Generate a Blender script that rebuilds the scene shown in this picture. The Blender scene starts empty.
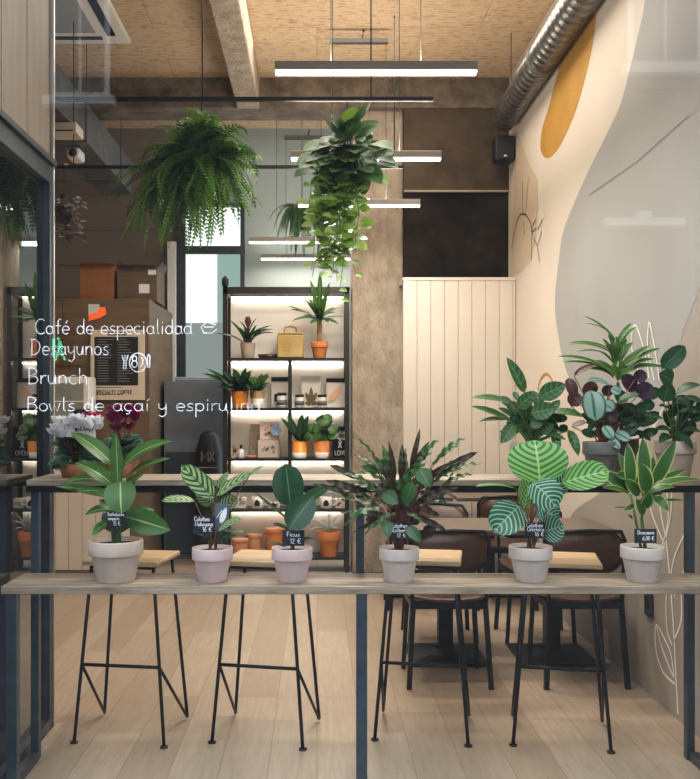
import bpy, bmesh, math, random
from mathutils import Vector, Matrix
random.seed(11)
SC = bpy.context.scene
COL = SC.collection
H, F, CX, CY = 1.4, 900.0, 317.0, 409.0
PI = math.pi
def W(px, py, Y):
    """world point seen at photo position px,py at depth Y"""
    return Vector(((px - CX) * Y / F, Y, H - (py - CY) * Y / F))
# ------------------------------------------------------------------ materials
def newmat(name):
    m = bpy.data.materials.new(name); m.use_nodes = True
    nt = m.node_tree; nt.nodes.clear()
    out = nt.nodes.new('ShaderNodeOutputMaterial')
    return m, nt, out
def N(nt, kind, **kw):
    n = nt.nodes.new(kind)
    for k, v in kw.items():
        if k.startswith('i_'):
            key = k[2:]
            key = int(key) if key.isdigit() else key
            n.inputs[key].default_value = v
        else:
            setattr(n, k, v)
    return n
def c4(c): return (c[0], c[1], c[2], 1.0)
def mathn(nt, op, a, b=None, c=None):
    n = nt.nodes.new('ShaderNodeMath'); n.operation = op
    for i, x in enumerate((a, b, c)):
        if x is None: continue
        if isinstance(x, (int, float)): n.inputs[i].default_value = x
        else: nt.links.new(x, n.inputs[i])
    return n.outputs[0]
def mixc(nt, fac, a, b):
    n = nt.nodes.new('ShaderNodeMix'); n.data_type = 'RGBA'
    fs, A, B = n.inputs[0], n.inputs[6], n.inputs[7]
    if isinstance(fac, (int, float)): fs.default_value = fac
    else: nt.links.new(fac, fs)
    for s, x in ((A, a), (B, b)):
        if isinstance(x, tuple): s.default_value = c4(x)
        else: nt.links.new(x, s)
    return n.outputs[2]
def noise(nt, scale, detail=4, vec=None, rough=.6):
    n = N(nt, 'ShaderNodeTexNoise'); n.inputs['Scale'].default_value = scale
    n.inputs['Detail'].default_value = detail; n.inputs['Roughness'].default_value = rough
    if vec is not None: nt.links.new(vec, n.inputs['Vector'])
    return n.outputs['Fac']
def objco(nt): return N(nt, 'ShaderNodeTexCoord').outputs['Object']
def scaled(nt, vec, s):
    n = N(nt, 'ShaderNodeMapping'); n.inputs['Scale'].default_value = s
    nt.links.new(vec, n.inputs['Vector']); return n.outputs[0]
MATS = {}
def mat(name, col, rough=.6, metal=0., col2=None, scale=6., bump=0., stretch=None, spec=.5, emit=None, es=0., coat=0.):
    if name in MATS: return MATS[name]
    m, nt, out = newmat(name)
    p = N(nt, 'ShaderNodeBsdfPrincipled')
    p.inputs['Roughness'].default_value = rough; p.inputs['Metallic'].default_value = metal
    p.inputs['Specular IOR Level'].default_value = spec
    if coat: p.inputs['Coat Weight'].default_value = coat
    co = objco(nt)
    if stretch: co = scaled(nt, co, stretch)
    if col2:
        f = noise(nt, scale, 6, co)
        r = N(nt, 'ShaderNodeMapRange'); r.inputs[1].default_value = .35; r.inputs[2].default_value = .65
        nt.links.new(f, r.inputs[0])
        nt.links.new(mixc(nt, r.outputs[0], col, col2), p.inputs['Base Color'])
    else:
        p.inputs['Base Color'].default_value = c4(col)
    if bump:
        b = N(nt, 'ShaderNodeBump'); b.inputs['Strength'].default_value = bump; b.inputs['Distance'].default_value = .02
        nt.links.new(noise(nt, scale * 4, 6, co), b.inputs['Height']); nt.links.new(b.outputs[0], p.inputs['Normal'])
    if emit:
        p.inputs['Emission Color'].default_value = c4(emit); p.inputs['Emission Strength'].default_value = es
    nt.links.new(p.outputs[0], out.inputs[0])
    MATS[name] = m; return m
def leafmat(name, c1, c2, mid=None, midw=.06, stripe=None, freq=9, slant=1.2, thr=.2, edge=None, edgew=.8, back=None, rough=.38, trans=.25):
    m, nt, out = newmat(name)
    uv = N(nt, 'ShaderNodeUVMap').outputs[0]
    sp = N(nt, 'ShaderNodeSeparateXYZ'); nt.links.new(uv, sp.inputs[0])
    u, v = sp.outputs[0], sp.outputs[1]
    a = mathn(nt, 'MULTIPLY', mathn(nt, 'ABSOLUTE', mathn(nt, 'SUBTRACT', v, .5)), 2.)
    col = mixc(nt, noise(nt, 9., 3, objco(nt)), c1, c2)
    if stripe:
        ph = mathn(nt, 'MULTIPLY', mathn(nt, 'SUBTRACT', mathn(nt, 'MULTIPLY', u, float(freq)), mathn(nt, 'MULTIPLY', mathn(nt, 'POWER', a, 1.35), slant)), 2 * PI)
        s = mathn(nt, 'SINE', ph)
        r = N(nt, 'ShaderNodeMapRange'); r.inputs[1].default_value = thr - .25; r.inputs[2].default_value = thr + .25
        nt.links.new(s, r.inputs[0])
        col = mixc(nt, r.outputs[0], col, stripe)
    if edge:
        r = N(nt, 'ShaderNodeMapRange'); r.inputs[1].default_value = edgew - .06; r.inputs[2].default_value = edgew + .06
        nt.links.new(a, r.inputs[0]); col = mixc(nt, r.outputs[0], col, edge)
    if mid:
        r = N(nt, 'ShaderNodeMapRange'); r.inputs[1].default_value = midw * .5; r.inputs[2].default_value = midw * 1.5
        r.inputs[3].default_value = 1; r.inputs[4].default_value = 0
        nt.links.new(a, r.inputs[0]); col = mixc(nt, r.outputs[0], col, mid)
    if back:
        g = N(nt, 'ShaderNodeNewGeometry'); col = mixc(nt, g.outputs['Backfacing'], col, back)
    p = N(nt, 'ShaderNodeBsdfPrincipled'); p.inputs['Roughness'].default_value = rough
    nt.links.new(col, p.inputs['Base Color'])
    tr = N(nt, 'ShaderNodeBsdfTranslucent'); nt.links.new(col, tr.inputs[0])
    mx = N(nt, 'ShaderNodeMixShader'); mx.inputs[0].default_value = trans
    nt.links.new(p.outputs[0], mx.inputs[1]); nt.links.new(tr.outputs[0], mx.inputs[2])
    nt.links.new(mx.outputs[0], out.inputs[0])
    MATS[name] = m; return m
def emis(name, col, s):
    m, nt, out = newmat(name)
    e = N(nt, 'ShaderNodeEmission'); e.inputs[0].default_value = c4(col); e.inputs[1].default_value = s
    nt.links.new(e.outputs[0], out.inputs[0]); MATS[name] = m; return m
def glassmat(name, base=.0, gain=1.0, tint=(1, 1, 1), rough=.0, ior=1.5):
    m, nt, out = newmat(name)
    fr = N(nt, 'ShaderNodeFresnel'); ge = N(nt, 'ShaderNodeNewGeometry')
    nt.links.new(mathn(nt, 'ADD', mathn(nt, 'MULTIPLY', ge.outputs['Backfacing'], 1 / ior - ior), ior), fr.inputs[0])   # same reflectance from both sides of the pane
    f = mathn(nt, 'MINIMUM', mathn(nt, 'ADD', mathn(nt, 'MULTIPLY', fr.outputs[0], gain), base), 1.)
    t = N(nt, 'ShaderNodeBsdfTransparent'); t.inputs[0].default_value = c4(tint)
    g = N(nt, 'ShaderNodeBsdfGlossy'); g.inputs['Roughness'].default_value = rough
    mx = N(nt, 'ShaderNodeMixShader'); nt.links.new(f, mx.inputs[0])
    nt.links.new(t.outputs[0], mx.inputs[1]); nt.links.new(g.outputs[0], mx.inputs[2])
    nt.links.new(mx.outputs[0], out.inputs[0]); MATS[name] = m; return m
# ------------------------------------------------------------------ mesh builder
PROFS = {
    'lance': lambda t: (t ** .6) * ((1 - t) ** .8) / .385,
    'oval': lambda t: max(0, 4 * t * (1 - t)) ** .5,
    'ovate': lambda t: (t ** .45) * ((1 - t) ** .6) / .512,
    'heart': lambda t: ((t + .02) ** .3) * ((1 - t) ** .7) / .55,
    'strap': lambda t: ((t + .05) ** .25) * ((1 - t) ** .5) / .63,
}
class MB:
    def __init__(s):
        s.bm = bmesh.new(); s.uv = s.bm.loops.layers.uv.new('UVMap')
    def face(s, pts, mi=0, smooth=False, uvs=None):
        vs = [s.bm.verts.new(p) for p in pts]
        f = s.bm.faces.new(vs); f.material_index = mi; f.smooth = smooth
        if uvs:
            for l, q in zip(f.loops, uvs): l[s.uv].uv = q
        return f
    def box(s, x0, x1, y0, y1, z0, z1, mi=0, bev=0., rot=0., pivot=None):
        r = bmesh.ops.create_cube(s.bm, size=1.)
        vs = r['verts']
        for v in vs:
            v.co = Vector(((x0 + x1) / 2 + v.co.x * (x1 - x0), (y0 + y1) / 2 + v.co.y * (y1 - y0), (z0 + z1) / 2 + v.co.z * (z1 - z0)))
        fs = list({f for v in vs for f in v.link_faces})
        for f in fs: f.material_index = mi
        if bev:
            es = list({e for v in vs for e in v.link_edges})
            b = bmesh.ops.bevel(s.bm, geom=es, offset=bev, segments=2, affect='EDGES', profile=.5, clamp_overlap=True)
            for f in b['faces']: f.material_index = mi; f.smooth = True
            vs = list({v for f in b['faces'] for v in f.verts} | {v for v in vs if v.is_valid})
        if rot:
            bmesh.ops.rotate(s.bm, verts=[v for v in vs if v.is_valid], cent=pivot or Vector(((x0 + x1) / 2, (y0 + y1) / 2, 0)), matrix=Matrix.Rotation(rot, 3, 'Z'))
        return s
    def tube(s, pts, r, n=8, mi=0, caps=True, square=False):
        pts = [Vector(p) for p in pts]
        rs = r if isinstance(r, (list, tuple)) else [r] * len(pts)
        rings = []
        d0 = (pts[1] - pts[0]).normalized()
        up = Vector((0, 0, 1)) if abs(d0.z) < .9 else Vector((0, 1, 0))
        a = d0.cross(up).normalized()
        for i, p in enumerate(pts):
            if i == 0: d = pts[1] - pts[0]
            elif i == len(pts) - 1: d = pts[-1] - pts[-2]
            else: d = (pts[i + 1] - pts[i]).normalized() + (pts[i] - pts[i - 1]).normalized()
            if d.length < 1e-9: d = d0.copy()
            d.normalize()
            a = (a - d * a.dot(d))
            if a.length < 1e-6: a = d.orthogonal()
            a.normalize(); b = d.cross(a)
            ring = []
            for k in range(n):
                th = 2 * PI * (k + (.5 if square else 0)) / n
                ring.append(s.bm.verts.new(p + (a * math.cos(th) + b * math.sin(th)) * rs[i]))
            rings.append(ring)
        for i in range(len(rings) - 1):
            for k in range(n):
                f = s.bm.faces.new((rings[i][k], rings[i][(k + 1) % n], rings[i + 1][(k + 1) % n], rings[i + 1][k]))
                f.material_index = mi; f.smooth = not square
        if caps:
            for ring in (rings[0][::-1], rings[-1]):
                f = s.bm.faces.new(ring); f.material_index = mi
        return s
    def lathe(s, prof, c=(0, 0, 0), n=28, mi=0, axis='Z', smooth=True):
        c = Vector(c); rings = []
        for r, z in prof:
            ring = []
            for k in range(n):
                th = 2 * PI * k / n
                q = Vector((r * math.cos(th), r * math.sin(th), z)) if axis == 'Z' else Vector((r * math.cos(th), z, r * math.sin(th)))
                ring.append(s.bm.verts.new(c + q))
            rings.append(ring)
        for i in range(len(rings) - 1):
            for k in range(n):
                f = s.bm.faces.new((rings[i][k], rings[i][(k + 1) % n], rings[i + 1][(k + 1) % n], rings[i + 1][k]))
                f.material_index = mi; f.smooth = smooth
        for ring, rr in ((rings[0], prof[0][0]), (rings[-1], prof[-1][0])):
            if rr > 1e-4:
                f = s.bm.faces.new(ring); f.material_index = mi
        return s
    def ribbon(s, pts, w, nrm, mi=0):
        pts = [Vector(p) for p in pts]; nrm = Vector(nrm)
        L = []
        for i, p in enumerate(pts):
            d = (pts[min(i + 1, len(pts) - 1)] - pts[max(i - 1, 0)])
            if d.length < 1e-9: d = Vector((1, 0, 0))
            sd = d.cross(nrm).normalized() * w / 2
            L.append((p - sd, p + sd))
        for i in range(len(L) - 1):
            s.face([L[i][0], L[i + 1][0], L[i + 1][1], L[i][1]], mi)
        return s
    def leaf(s, base, tip, w, n=(0, -1, .5), arch=.12, prof='lance', nl=8, ns=4, fold=.18, wave=0., wn=4, mi=0):
        base, tip, n = Vector(base), Vector(tip), Vector(n)
        d = tip - base; L = d.length
        if L < 1e-6: return s
        side = d.cross(n)
        if side.length < 1e-6: side = d.orthogonal()
        side.normalize(); nn = side.cross(d).normalized()
        ctrl = (base + tip) / 2 + nn * arch * L
        rows = []
        for i in range(nl + 1):
            t = i / nl
            p = base * (1 - t) ** 2 + ctrl * 2 * t * (1 - t) + tip * t * t
            tg = ((ctrl - base) * (1 - t) + (tip - ctrl) * t).normalized()
            ln = side.cross(tg).normalized()
            hw = w / 2 * max(.03, PROFS[prof](t))
            row = []
            for j in range(ns + 1):
                q = -1 + 2 * j / ns
                o = side * hw * q + ln * hw * fold * abs(q)
                if wave: o = o + ln * wave * w * math.sin(2 * PI * wn * t + (1.3 if q > 0 else 0)) * abs(q)
                row.append((s.bm.verts.new(p + o), (t, (q + 1) / 2)))
            rows.append(row)
        for i in range(nl):
            for j in range(ns):
                q = (rows[i][j], rows[i][j + 1], rows[i + 1][j + 1], rows[i + 1][j])
                f = s.bm.faces.new([x[0] for x in q]); f.smooth = True; f.material_index = mi
                for l, x in zip(f.loops, q): l[s.uv].uv = x[1]
        return s
    def frond(s, pts, w, mi=0, gap=.016, pw=.009, drop=.25):
        """one pinnate fern frond along a polyline"""
        pts = [Vector(p) for p in pts]
        seg = [(pts[i + 1] - pts[i]).length for i in range(len(pts) - 1)]; T = sum(seg)
        n = max(6, int(T / gap)); roll = random.uniform(-.5, .5)
        for k in range(2, n):
            dd = T * k / n; i = 0
            while i < len(seg) - 1 and dd > seg[i]: dd -= seg[i]; i += 1
            p = pts[i].lerp(pts[i + 1], min(1, dd / seg[i])); tg = (pts[i + 1] - pts[i]).normalized()
            sd = tg.cross(Vector((0, 0, 1)))
            if sd.length < .05: sd = tg.cross(Vector((0, 1, 0)))
            sd.normalize(); up = sd.cross(tg)
            sd = (sd * math.cos(roll) + up * math.sin(roll))
            t = k / n; ln = w * (min(1, t * 5) * (1 - t ** 2.2) + .05)
            for sg in (-1, 1):
                q = p + (sd * sg + tg * .35 + Vector((0, 0, -drop)) * random.uniform(.4, 1.3)).normalized() * ln
                m = p.lerp(q, .45)
                s.face([p - tg * pw * .35, m + tg * pw * .75, q, m - tg * pw * .6], mi, False, ((t, .5), (t, .9), (t, .5), (t, .1)))
        s.tube(pts, .0022, 4, mi, False)
        return s
    def build(s, name, mats, parent=None, loc=None, off=None):
        me = bpy.data.meshes.new(name)
        if off is not None:
            for v in s.bm.verts: v.co -= off
        bmesh.ops.recalc_face_normals(s.bm, faces=[f for f in s.bm.faces if False])
        s.bm.to_mesh(me); s.bm.free()
        for m in (mats if isinstance(mats, (list, tuple)) else [mats]): me.materials.append(m)
        o = bpy.data.objects.new(name, me); COL.objects.link(o)
        if parent is not None: o.parent = parent
        if loc is not None: o.location = loc
        return o
def tag(o, label=None, cat=None, group=None, kind=None):
    if label: o['label'] = label
    if cat: o['category'] = cat
    if group: o['group'] = group
    if kind: o['kind'] = kind
    return o
def thing(name, label, cat, loc=(0, 0, 0), rz=0., group=None):
    o = bpy.data.objects.new(name, None); COL.objects.link(o)
    o.location = loc; o.rotation_euler = (0, 0, rz); o.empty_display_size = .1
    return tag(o, label, cat, group)
def struct(name, mb, m, label=None):
    return tag(mb.build(name, m), label, None, None, 'structure')
def copy_tree(o, parent=None):
    c = o.copy(); COL.objects.link(c)
    if parent is not None: c.parent = parent
    for ch in list(o.children): copy_tree(ch, c)
    return c
# ------------------------------------------------------------------ hand lettering
def arc(cx, cy, rx, ry, a0, a1, n=12):
    return [(cx + rx * math.cos(math.radians(a0 + (a1 - a0) * i / n)), cy + ry * math.sin(math.radians(a0 + (a1 - a0) * i / n))) for i in range(n + 1)]
_o = arc(.25, .27, .22, .27, 0, 360)
G = {
    'a': (.62, [_o, [(.47, .55), (.47, .1), (.55, 0)]]), 'b': (.58, [[(.05, 1), (.05, 0)], arc(.27, .27, .22, .27, 0, 360)]),
    'c': (.55, [arc(.27, .27, .24, .27, 50, 310)]), 'd': (.62, [_o, [(.48, 1), (.48, .08), (.56, 0)]]),
    'e': (.56, [[(.04, .27), (.48, .27)], arc(.26, .27, .23, .27, 0, 310)]),
    'f': (.45, [[(.42, .95), (.3, 1), (.2, .88), (.2, 0)], [(.02, .55), (.4, .55)]]),
    'h': (.58, [[(.06, 1), (.06, 0)], [(.06, .33), (.16, .5), (.28, .55), (.42, .43), (.44, 0)]]),
    'i': (.3, [[(.12, .55), (.12, 0)], [(.12, .74), (.12, .82)]]), 'k': (.5, [[(.06, 1), (.06, 0)], [(.4, .55), (.06, .25), (.42, 0)]]),
    'l': (.32, [[(.12, 1), (.12, .1), (.22, 0)]]), 'm': (.85, [[(.05, .55), (.05, 0)], [(.05, .38), (.2, .55), (.36, .42), (.38, 0)], [(.38, .4), (.52, .55), (.68, .42), (.7, 0)]]),
    'n': (.58, [[(.05, .55), (.05, 0)], [(.05, .35), (.16, .5), (.28, .55), (.42, .43), (.44, 0)]]),
    'o': (.56, [_o]), 'p': (.58, [[(.05, .55), (.05, -.42)], arc(.27, .27, .22, .27, 0, 360)]),
    'r': (.42, [[(.06, .55), (.06, 0)], [(.06, .33), (.2, .52), (.36, .52)]]),
    's': (.5, [[(.4, .48), (.25, .55), (.09, .45), (.13, .32), (.35, .22), (.38, .08), (.22, 0), (.03, .07)]]),
    't': (.45, [[(.18, .88), (.18, .1), (.3, 0), (.38, .05)], [(.02, .55), (.36, .55)]]),
    'u': (.6, [[(.05, .55), (.05, .15), (.2, 0), (.36, .08), (.44, .55)], [(.44, .55), (.44, .06), (.52, 0)]]),
    'w': (.7, [[(.0, .55), (.14, 0), (.3, .48), (.46, 0), (.6, .55)]]),
    'x': (.5, [[(.02, .55), (.4, 0)], [(.4, .55), (.02, 0)]]),
    'y': (.58, [[(.04, .55), (.07, .2), (.22, .1), (.42, .25)], [(.45, .55), (.45, -.22), (.26, -.42), (.06, -.3)]]),
    'C': (.72, [arc(.4, .5, .36, .5, 50, 310)]), 'D': (.74, [[(.06, 1), (.06, 0)], [(-.04, 1), (.3, .96), (.55, .75), (.6, .5), (.5, .2), (.28, .03), (-.02, 0)]]),
    'B': (.66, [[(.06, 1), (.06, 0)], [(.06, 1), (.35, .98), (.5, .8), (.4, .6), (.06, .53), (.45, .46), (.56, .25), (.42, .04), (.06, 0)]]),
    'F': (.55, [[(.06, 1), (.06, 0)], [(.06, 1), (.5, 1)], [(.06, .52), (.4, .52)]]),
    'M': (.85, [[(.05, 0), (.08, 1), (.38, .35), (.68, 1), (.72, 0)]]), 'O': (.8, [arc(.38, .5, .35, .5, 0, 360)]),
    'R': (.65, [[(.06, 0), (.06, 1), (.4, .95), (.5, .75), (.4, .55), (.06, .5), (.55, 0)]]),
    'S': (.6, [[(.5, .88), (.3, 1), (.1, .85), (.14, .6), (.42, .42), (.48, .18), (.28, 0), (.04, .12)]]),
    'P': (.6, [[(.06, 0), (.06, 1), (.4, .95), (.5, .75), (.4, .52), (.06, .48)]]), 'E': (.58, [[(.5, 1), (.06, 1), (.06, 0), (.5, 0)], [(.06, .52), (.42, .52)]]),
    'I': (.3, [[(.12, 1), (.12, 0)]]), 'A': (.7, [[(.02, 0), (.32, 1), (.62, 0)], [(.14, .36), (.5, .36)]]), 'L': (.52, [[(.06, 1), (.06, 0), (.46, 0)]]),
    'T': (.62, [[(.0, 1), (.56, 1)], [(.28, 1), (.28, 0)]]), 'Y': (.62, [[(.02, 1), (.28, .5), (.54, 1)], [(.28, .5), (.28, 0)]]),
    'V': (.62, [[(.02, 1), (.28, 0), (.54, 1)]]), 'X': (.62, [[(.04, 1), (.52, 0)], [(.52, 1), (.04, 0)]]),
    '0': (.6, [arc(.27, .5, .23, .5, 0, 360)]), '1': (.4, [[(.05, .78), (.24, 1), (.24, 0)]]), '2': (.6, [[(.05, .8), (.2, 1), (.42, .92), (.44, .7), (.05, 0), (.5, 0)]]),
    '5': (.6, [[(.46, 1), (.1, 1), (.08, .58), (.3, .62), (.48, .42), (.42, .1), (.2, 0), (.04, .1)]]), '6': (.6, [[(.42, .98), (.18, .75), (.06, .35)] + arc(.27, .28, .21, .28, 170, 530)]),
    '\u20ac': (.7, [arc(.42, .5, .32, .5, 50, 310), [(.0, .6), (.5, .6)], [(.0, .42), (.46, .42)]]), ',': (.28, [[(.14, .08), (.06, -.18)]]), '.': (.25, [[(.1, 0), (.1, .08)]]),
    ' ': (.42, []),
}
G['\u00e9'] = (G['e'][0], G['e'][1] + [[(.24, .7), (.38, .9)]])
G['\u00ed'] = (.3, [[(.12, .55), (.12, 0)], [(.1, .7), (.26, .9)]])
G['\u00e7'] = (.55, G['c'][1] + [[(.27, 0), (.33, -.12), (.23, -.22), (.12, -.18)]])
def text_w(t): return sum(G[c][0] for c in t)
def text(mb, t, x, y, z, h, sw, width=None, slant=0., mi=0, ny=-1):
    k = 1. if width is None else width / (text_w(t) * h)
    for ch in t:
        a, st = G[ch]
        for pl in st:
            mb.ribbon([(x + (p[0] + slant * p[1]) * h * k, y, z + p[1] * h) for p in pl], sw, (0, ny, 0), mi)
        x += a * h * k
    return mb
# ------------------------------------------------------------------ palette
concrete = mat('concrete', (.28, .225, .165), .85, col2=(.42, .345, .26), scale=11, bump=.9, stretch=(1, 1, .55))
concrete_dark = mat('concrete_beam', (.10, .075, .052), .85, col2=(.22, .17, .122), scale=7, bump=.5)
black = mat('black_steel', (.012, .013, .015), .45, metal=.3)
bluesteel = mat('raw_steel', (.075, .10, .125), .35, metal=.7, col2=(.11, .14, .17), scale=8)
darkfr = mat('bronze_frame', (.05, .06, .065), .4, metal=.5, col2=(.08, .085, .09), scale=10)
white = mat('white_paint', (.75, .73, .70), .5)
cream = mat('cream_board', (.64, .57, .49), .6, col2=(.61, .54, .46), scale=2)
oakpale = mat('pale_oak', (.50, .33, .17), .45, col2=(.63, .44, .25), scale=6, stretch=(1, 8, 8))
greyoak = mat('grey_oak', (.20, .148, .10), .5, col2=(.40, .315, .23), scale=5, stretch=(1, 9, 9))
ply = mat('plywood', (.125, .08, .045), .55, col2=(.17, .115, .068), scale=2, stretch=(1, 1, 6))
walnut = mat('brown_plywood', (.06, .027, .011), .4, col2=(.10, .046, .019), scale=4, stretch=(1, 1, 8))
tabletop = mat('dark_tabletop', (.095, .066, .045), .3, col2=(.14, .10, .07), scale=4, stretch=(1, 7, 7))
soilm = mat('potting_soil', (.02, .014, .01), .95, col2=(.05, .035, .022), scale=60, bump=.6)
potgrey = mat('beige_clay', (.47, .37, .30), .75, col2=(.54, .43, .355), scale=14)
potpink = mat('rose_clay', (.54, .40, .37), .75, col2=(.60, .46, .43), scale=14)
potwhite = mat('pale_grey_clay', (.50, .42, .365), .75, col2=(.56, .48, .42), scale=14)
potdark = mat('grey_clay', (.13, .12, .11), .75, col2=(.19, .175, .16), scale=14)
terra = mat('terracotta', (.58, .20, .055), .7, col2=(.68, .27, .09), scale=10)
orange = mat('orange_glaze', (.80, .30, .03), .35)
potbrown = mat('brown_wrap', (.20, .075, .03), .5, col2=(.32, .13, .06), scale=10)
cardblack = mat('black_card', (.012, .012, .016), .6)
chalk = mat('white_ink', (.85, .85, .85), .6, emit=(1, 1, 1), es=.12)  # ink has a faint glow of its own added
galv = mat('galvanised', (.15, .14, .125), .3, metal=.85, col2=(.25, .235, .21), scale=12)
galvdark = mat('dull_galvanised', (.10, .10, .098), .5, metal=.4, col2=(.15, .148, .145), scale=6)
cardbrown = mat('cardboard', (.24, .095, .03), .75, col2=(.29, .125, .045), scale=4)
cardgrey = mat('faded_cardboard', (.11, .075, .05), .75, col2=(.15, .105, .07), scale=4)
led = emis('led_white', (1., .95, .88), 9.)
ledshelf = emis('led_shelf', (1., .92, .80), 13.)
stemg = mat('green_stem', (.09, .17, .04), .5)
stemb = mat('brown_stem', (.16, .07, .035), .6)
stemred = mat('red_stem', (.20, .055, .035), .5)
# ------------------------------------------------------------------ room shell
XR, XL, XG, YG = 1.625, -2.75, -1.17, 3.12
ZC = 4.2
# floor: pale oak planks running away from the window
m, nt, out = newmat('oak_plank_floor'); p = N(nt, 'ShaderNodeBsdfPrincipled')
mp = N(nt, 'ShaderNodeMapping'); mp.inputs['Rotation'].default_value = (0, 0, PI / 2)
nt.links.new(objco(nt), mp.inputs[0])
br = N(nt, 'ShaderNodeTexBrick'); br.offset = .37; nt.links.new(mp.outputs[0], br.inputs[0])
br.inputs['Scale'].default_value = 1.; br.inputs['Brick Width'].default_value = 1.3; br.inputs['Row Height'].default_value = .19
br.inputs['Mortar Size'].default_value = .0016; br.inputs['Color1'].default_value = (.36, .268, .185, 1); br.inputs['Color2'].default_value = (.47, .365, .265, 1)
br.inputs['Mortar'].default_value = (.22, .155, .10, 1)
g = noise(nt, 4., 9, scaled(nt, objco(nt), (14, .9, 1)), .75)
rg = N(nt, 'ShaderNodeMapRange'); rg.inputs[1].default_value = .36; rg.inputs[2].default_value = .66; nt.links.new(g, rg.inputs[0]); g = rg.outputs[0]
nt.links.new(mixc(nt, mathn(nt, 'MULTIPLY', g, .5), br.outputs[0], (.25, .18, .12)), p.inputs['Base Color'])
p.inputs['Roughness'].default_value = .42
nt.links.new(p.outputs[0], out.inputs[0]); floorm = m
struct('floor', MB().box(XL, XR + .1, YG, 9.4, -.1, 0), floorm, 'pale oak plank floor running back from the window')
# ceiling: tan wood-wool boards with thin joints
m, nt, out = newmat('wood_wool'); p = N(nt, 'ShaderNodeBsdfPrincipled'); p.inputs['Roughness'].default_value = .95
co = objco(nt); br = N(nt, 'ShaderNodeTexBrick'); nt.links.new(co, br.inputs[0]); br.offset = .5
br.inputs['Scale'].default_value = 1.; br.inputs['Brick Width'].default_value = 2.4; br.inputs['Row Height'].default_value = .6; br.inputs['Mortar Size'].default_value = .004
br.inputs['Color1'].default_value = (.60, .43, .265, 1); br.inputs['Color2'].default_value = (.64, .47, .295, 1); br.inputs['Mortar'].default_value = (.40, .275, .165, 1)
sc = scaled(nt, co, (1, 3, 1)); f = noise(nt, 14., 8, sc, .8)
col = mixc(nt, mathn(nt, 'MULTIPLY', mathn(nt, 'GREATER_THAN', f, .55), .7), br.outputs[0], (.22, .135, .07))
col = mixc(nt, mathn(nt, 'MULTIPLY', noise(nt, 1.3, 3, co), .45), col, (.46, .33, .205))
nt.links.new(col, p.inputs['Base Color'])
bp = N(nt, 'ShaderNodeBump'); bp.inputs['Strength'].default_value = .5; bp.inputs['Distance'].default_value = .02
nt.links.new(f, bp.inputs['Height']); nt.links.new(bp.outputs[0], p.inputs['Normal']); nt.links.new(p.outputs[0], out.inputs[0]); woolm = m
cb = MB().box(XL, XR + .1, YG, 7.9, ZC, ZC + .15).box(XL, XR + .1, 7.9, 9.4, 4.28, 4.43)
struct('ceiling', cb, woolm, 'tan wood-wool board ceiling')
struct('beam_long', MB().box(-.675, -.485, YG + .05, 7.6, 3.93, ZC, bev=.012), concrete, 'pale concrete beam running back along the ceiling')
struct('beam_cross', MB().box(XL, XR, 7.6, 7.95, 3.945, 4.3, bev=.01), concrete_dark, 'dark grey concrete beam crossing above the column')
struct('column', MB().box(.30, .735, 7.68, 8.1, 0, 3.96, bev=.012), concrete, 'rough bare concrete column beside the lit shelving')
# cream beadboard
def beadboard(x0, x1, y, z0, z1, step=.112, d=.012):
    mb = MB(); x = x0
    while x < x1 - .005:
        xe = min(x + step, x1); mb.box(x + .002, xe - .002, y, y + .03, z0, z1, bev=.0025); x = xe
    mb.box(x0, x1, y + d, y + .06, z0, z1)
    return mb
struct('wall_panelling', beadboard(.705, XR - .002, 7.35, 0, 2.46).box(.70, XR - .002, 7.345, 7.75, 2.45, 2.475), cream, 'cream vertical board wall behind the dining tables')
# dark recess above the panelling
rb = mat('brown_plaster', (.05, .033, .016), .6, col2=(.085, .058, .032), scale=4, spec=.2)
rk = mat('dark_glass_band', (.016, .012, .010), .15, col2=(.035, .027, .02), scale=5)
rw = MB().box(.735, XR, 7.62, 7.75, 3.25, 3.95, 0).box(.735, XR, 7.64, 7.75, 2.40, 3.25, 1).box(.735, XR, 7.60, 7.66, 3.235, 3.25, 2)
struct('wall_back_right', rw, [rb, mat('dark_band', (.006, .004, .003), .8, col2=(.03, .021, .013), scale=3, spec=.15), mat('pale_ledge', (.30, .25, .18), .5)], 'dark brown recess above the cream boards')
# right wall with its painted mural
def RW(px, py):
    k = (px - CX) / XR
    return (F / k, H + (CY - py) / k)
mb = MB().box(XR, XR + .12, YG, 7.7, 0, ZC, 0)
def patch(pts, lay, mi):
    q = [RW(*p) for p in pts]
    mb.face([(XR - .0012 * lay, a, b) for a, b in q], mi)
def smooth(pts, n=5, closed=True):
    out = []; m = len(pts)
    for i in range(m if closed else m - 1):
        p0, p1, p2, p3 = (pts[(i + j - 1) % m] if closed else pts[max(0, min(m - 1, i + j - 1))] for j in range(4))
        for k in range(n):
            t = k / n
            out.append(tuple(.5 * ((2 * p1[a]) + (-p0[a] + p2[a]) * t + (2 * p0[a] - 5 * p1[a] + 4 * p2[a] - p3[a]) * t * t + (-p0[a] + 3 * p1[a] - 3 * p2[a] + p3[a]) * t ** 3) for a in (0, 1)))
    if not closed: out.append(tuple(pts[-1]))
    return out
edge = smooth([(649, -70), (645, 0), (640, 27), (631, 65), (621, 103), (607, 134), (590, 168), (573, 206), (563, 233), (559, 260), (555, 300), (558, 334), (566, 369), (580, 400), (603, 425), (630, 437), (655, 420), (672, 380), (683, 333), (700, 290), (722, 240), (758, 180)], 4, False)
patch(edge + [(758, -70)], 1, 1)
low = smooth([(566, 530), (572, 515), (582, 505), (599, 494), (612, 478), (632, 452), (655, 428), (672, 385), (683, 335), (700, 292), (722, 245), (758, 190)], 4, False)
fl = lambda x: CY + H * (x - CX) / XR - 1
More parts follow.
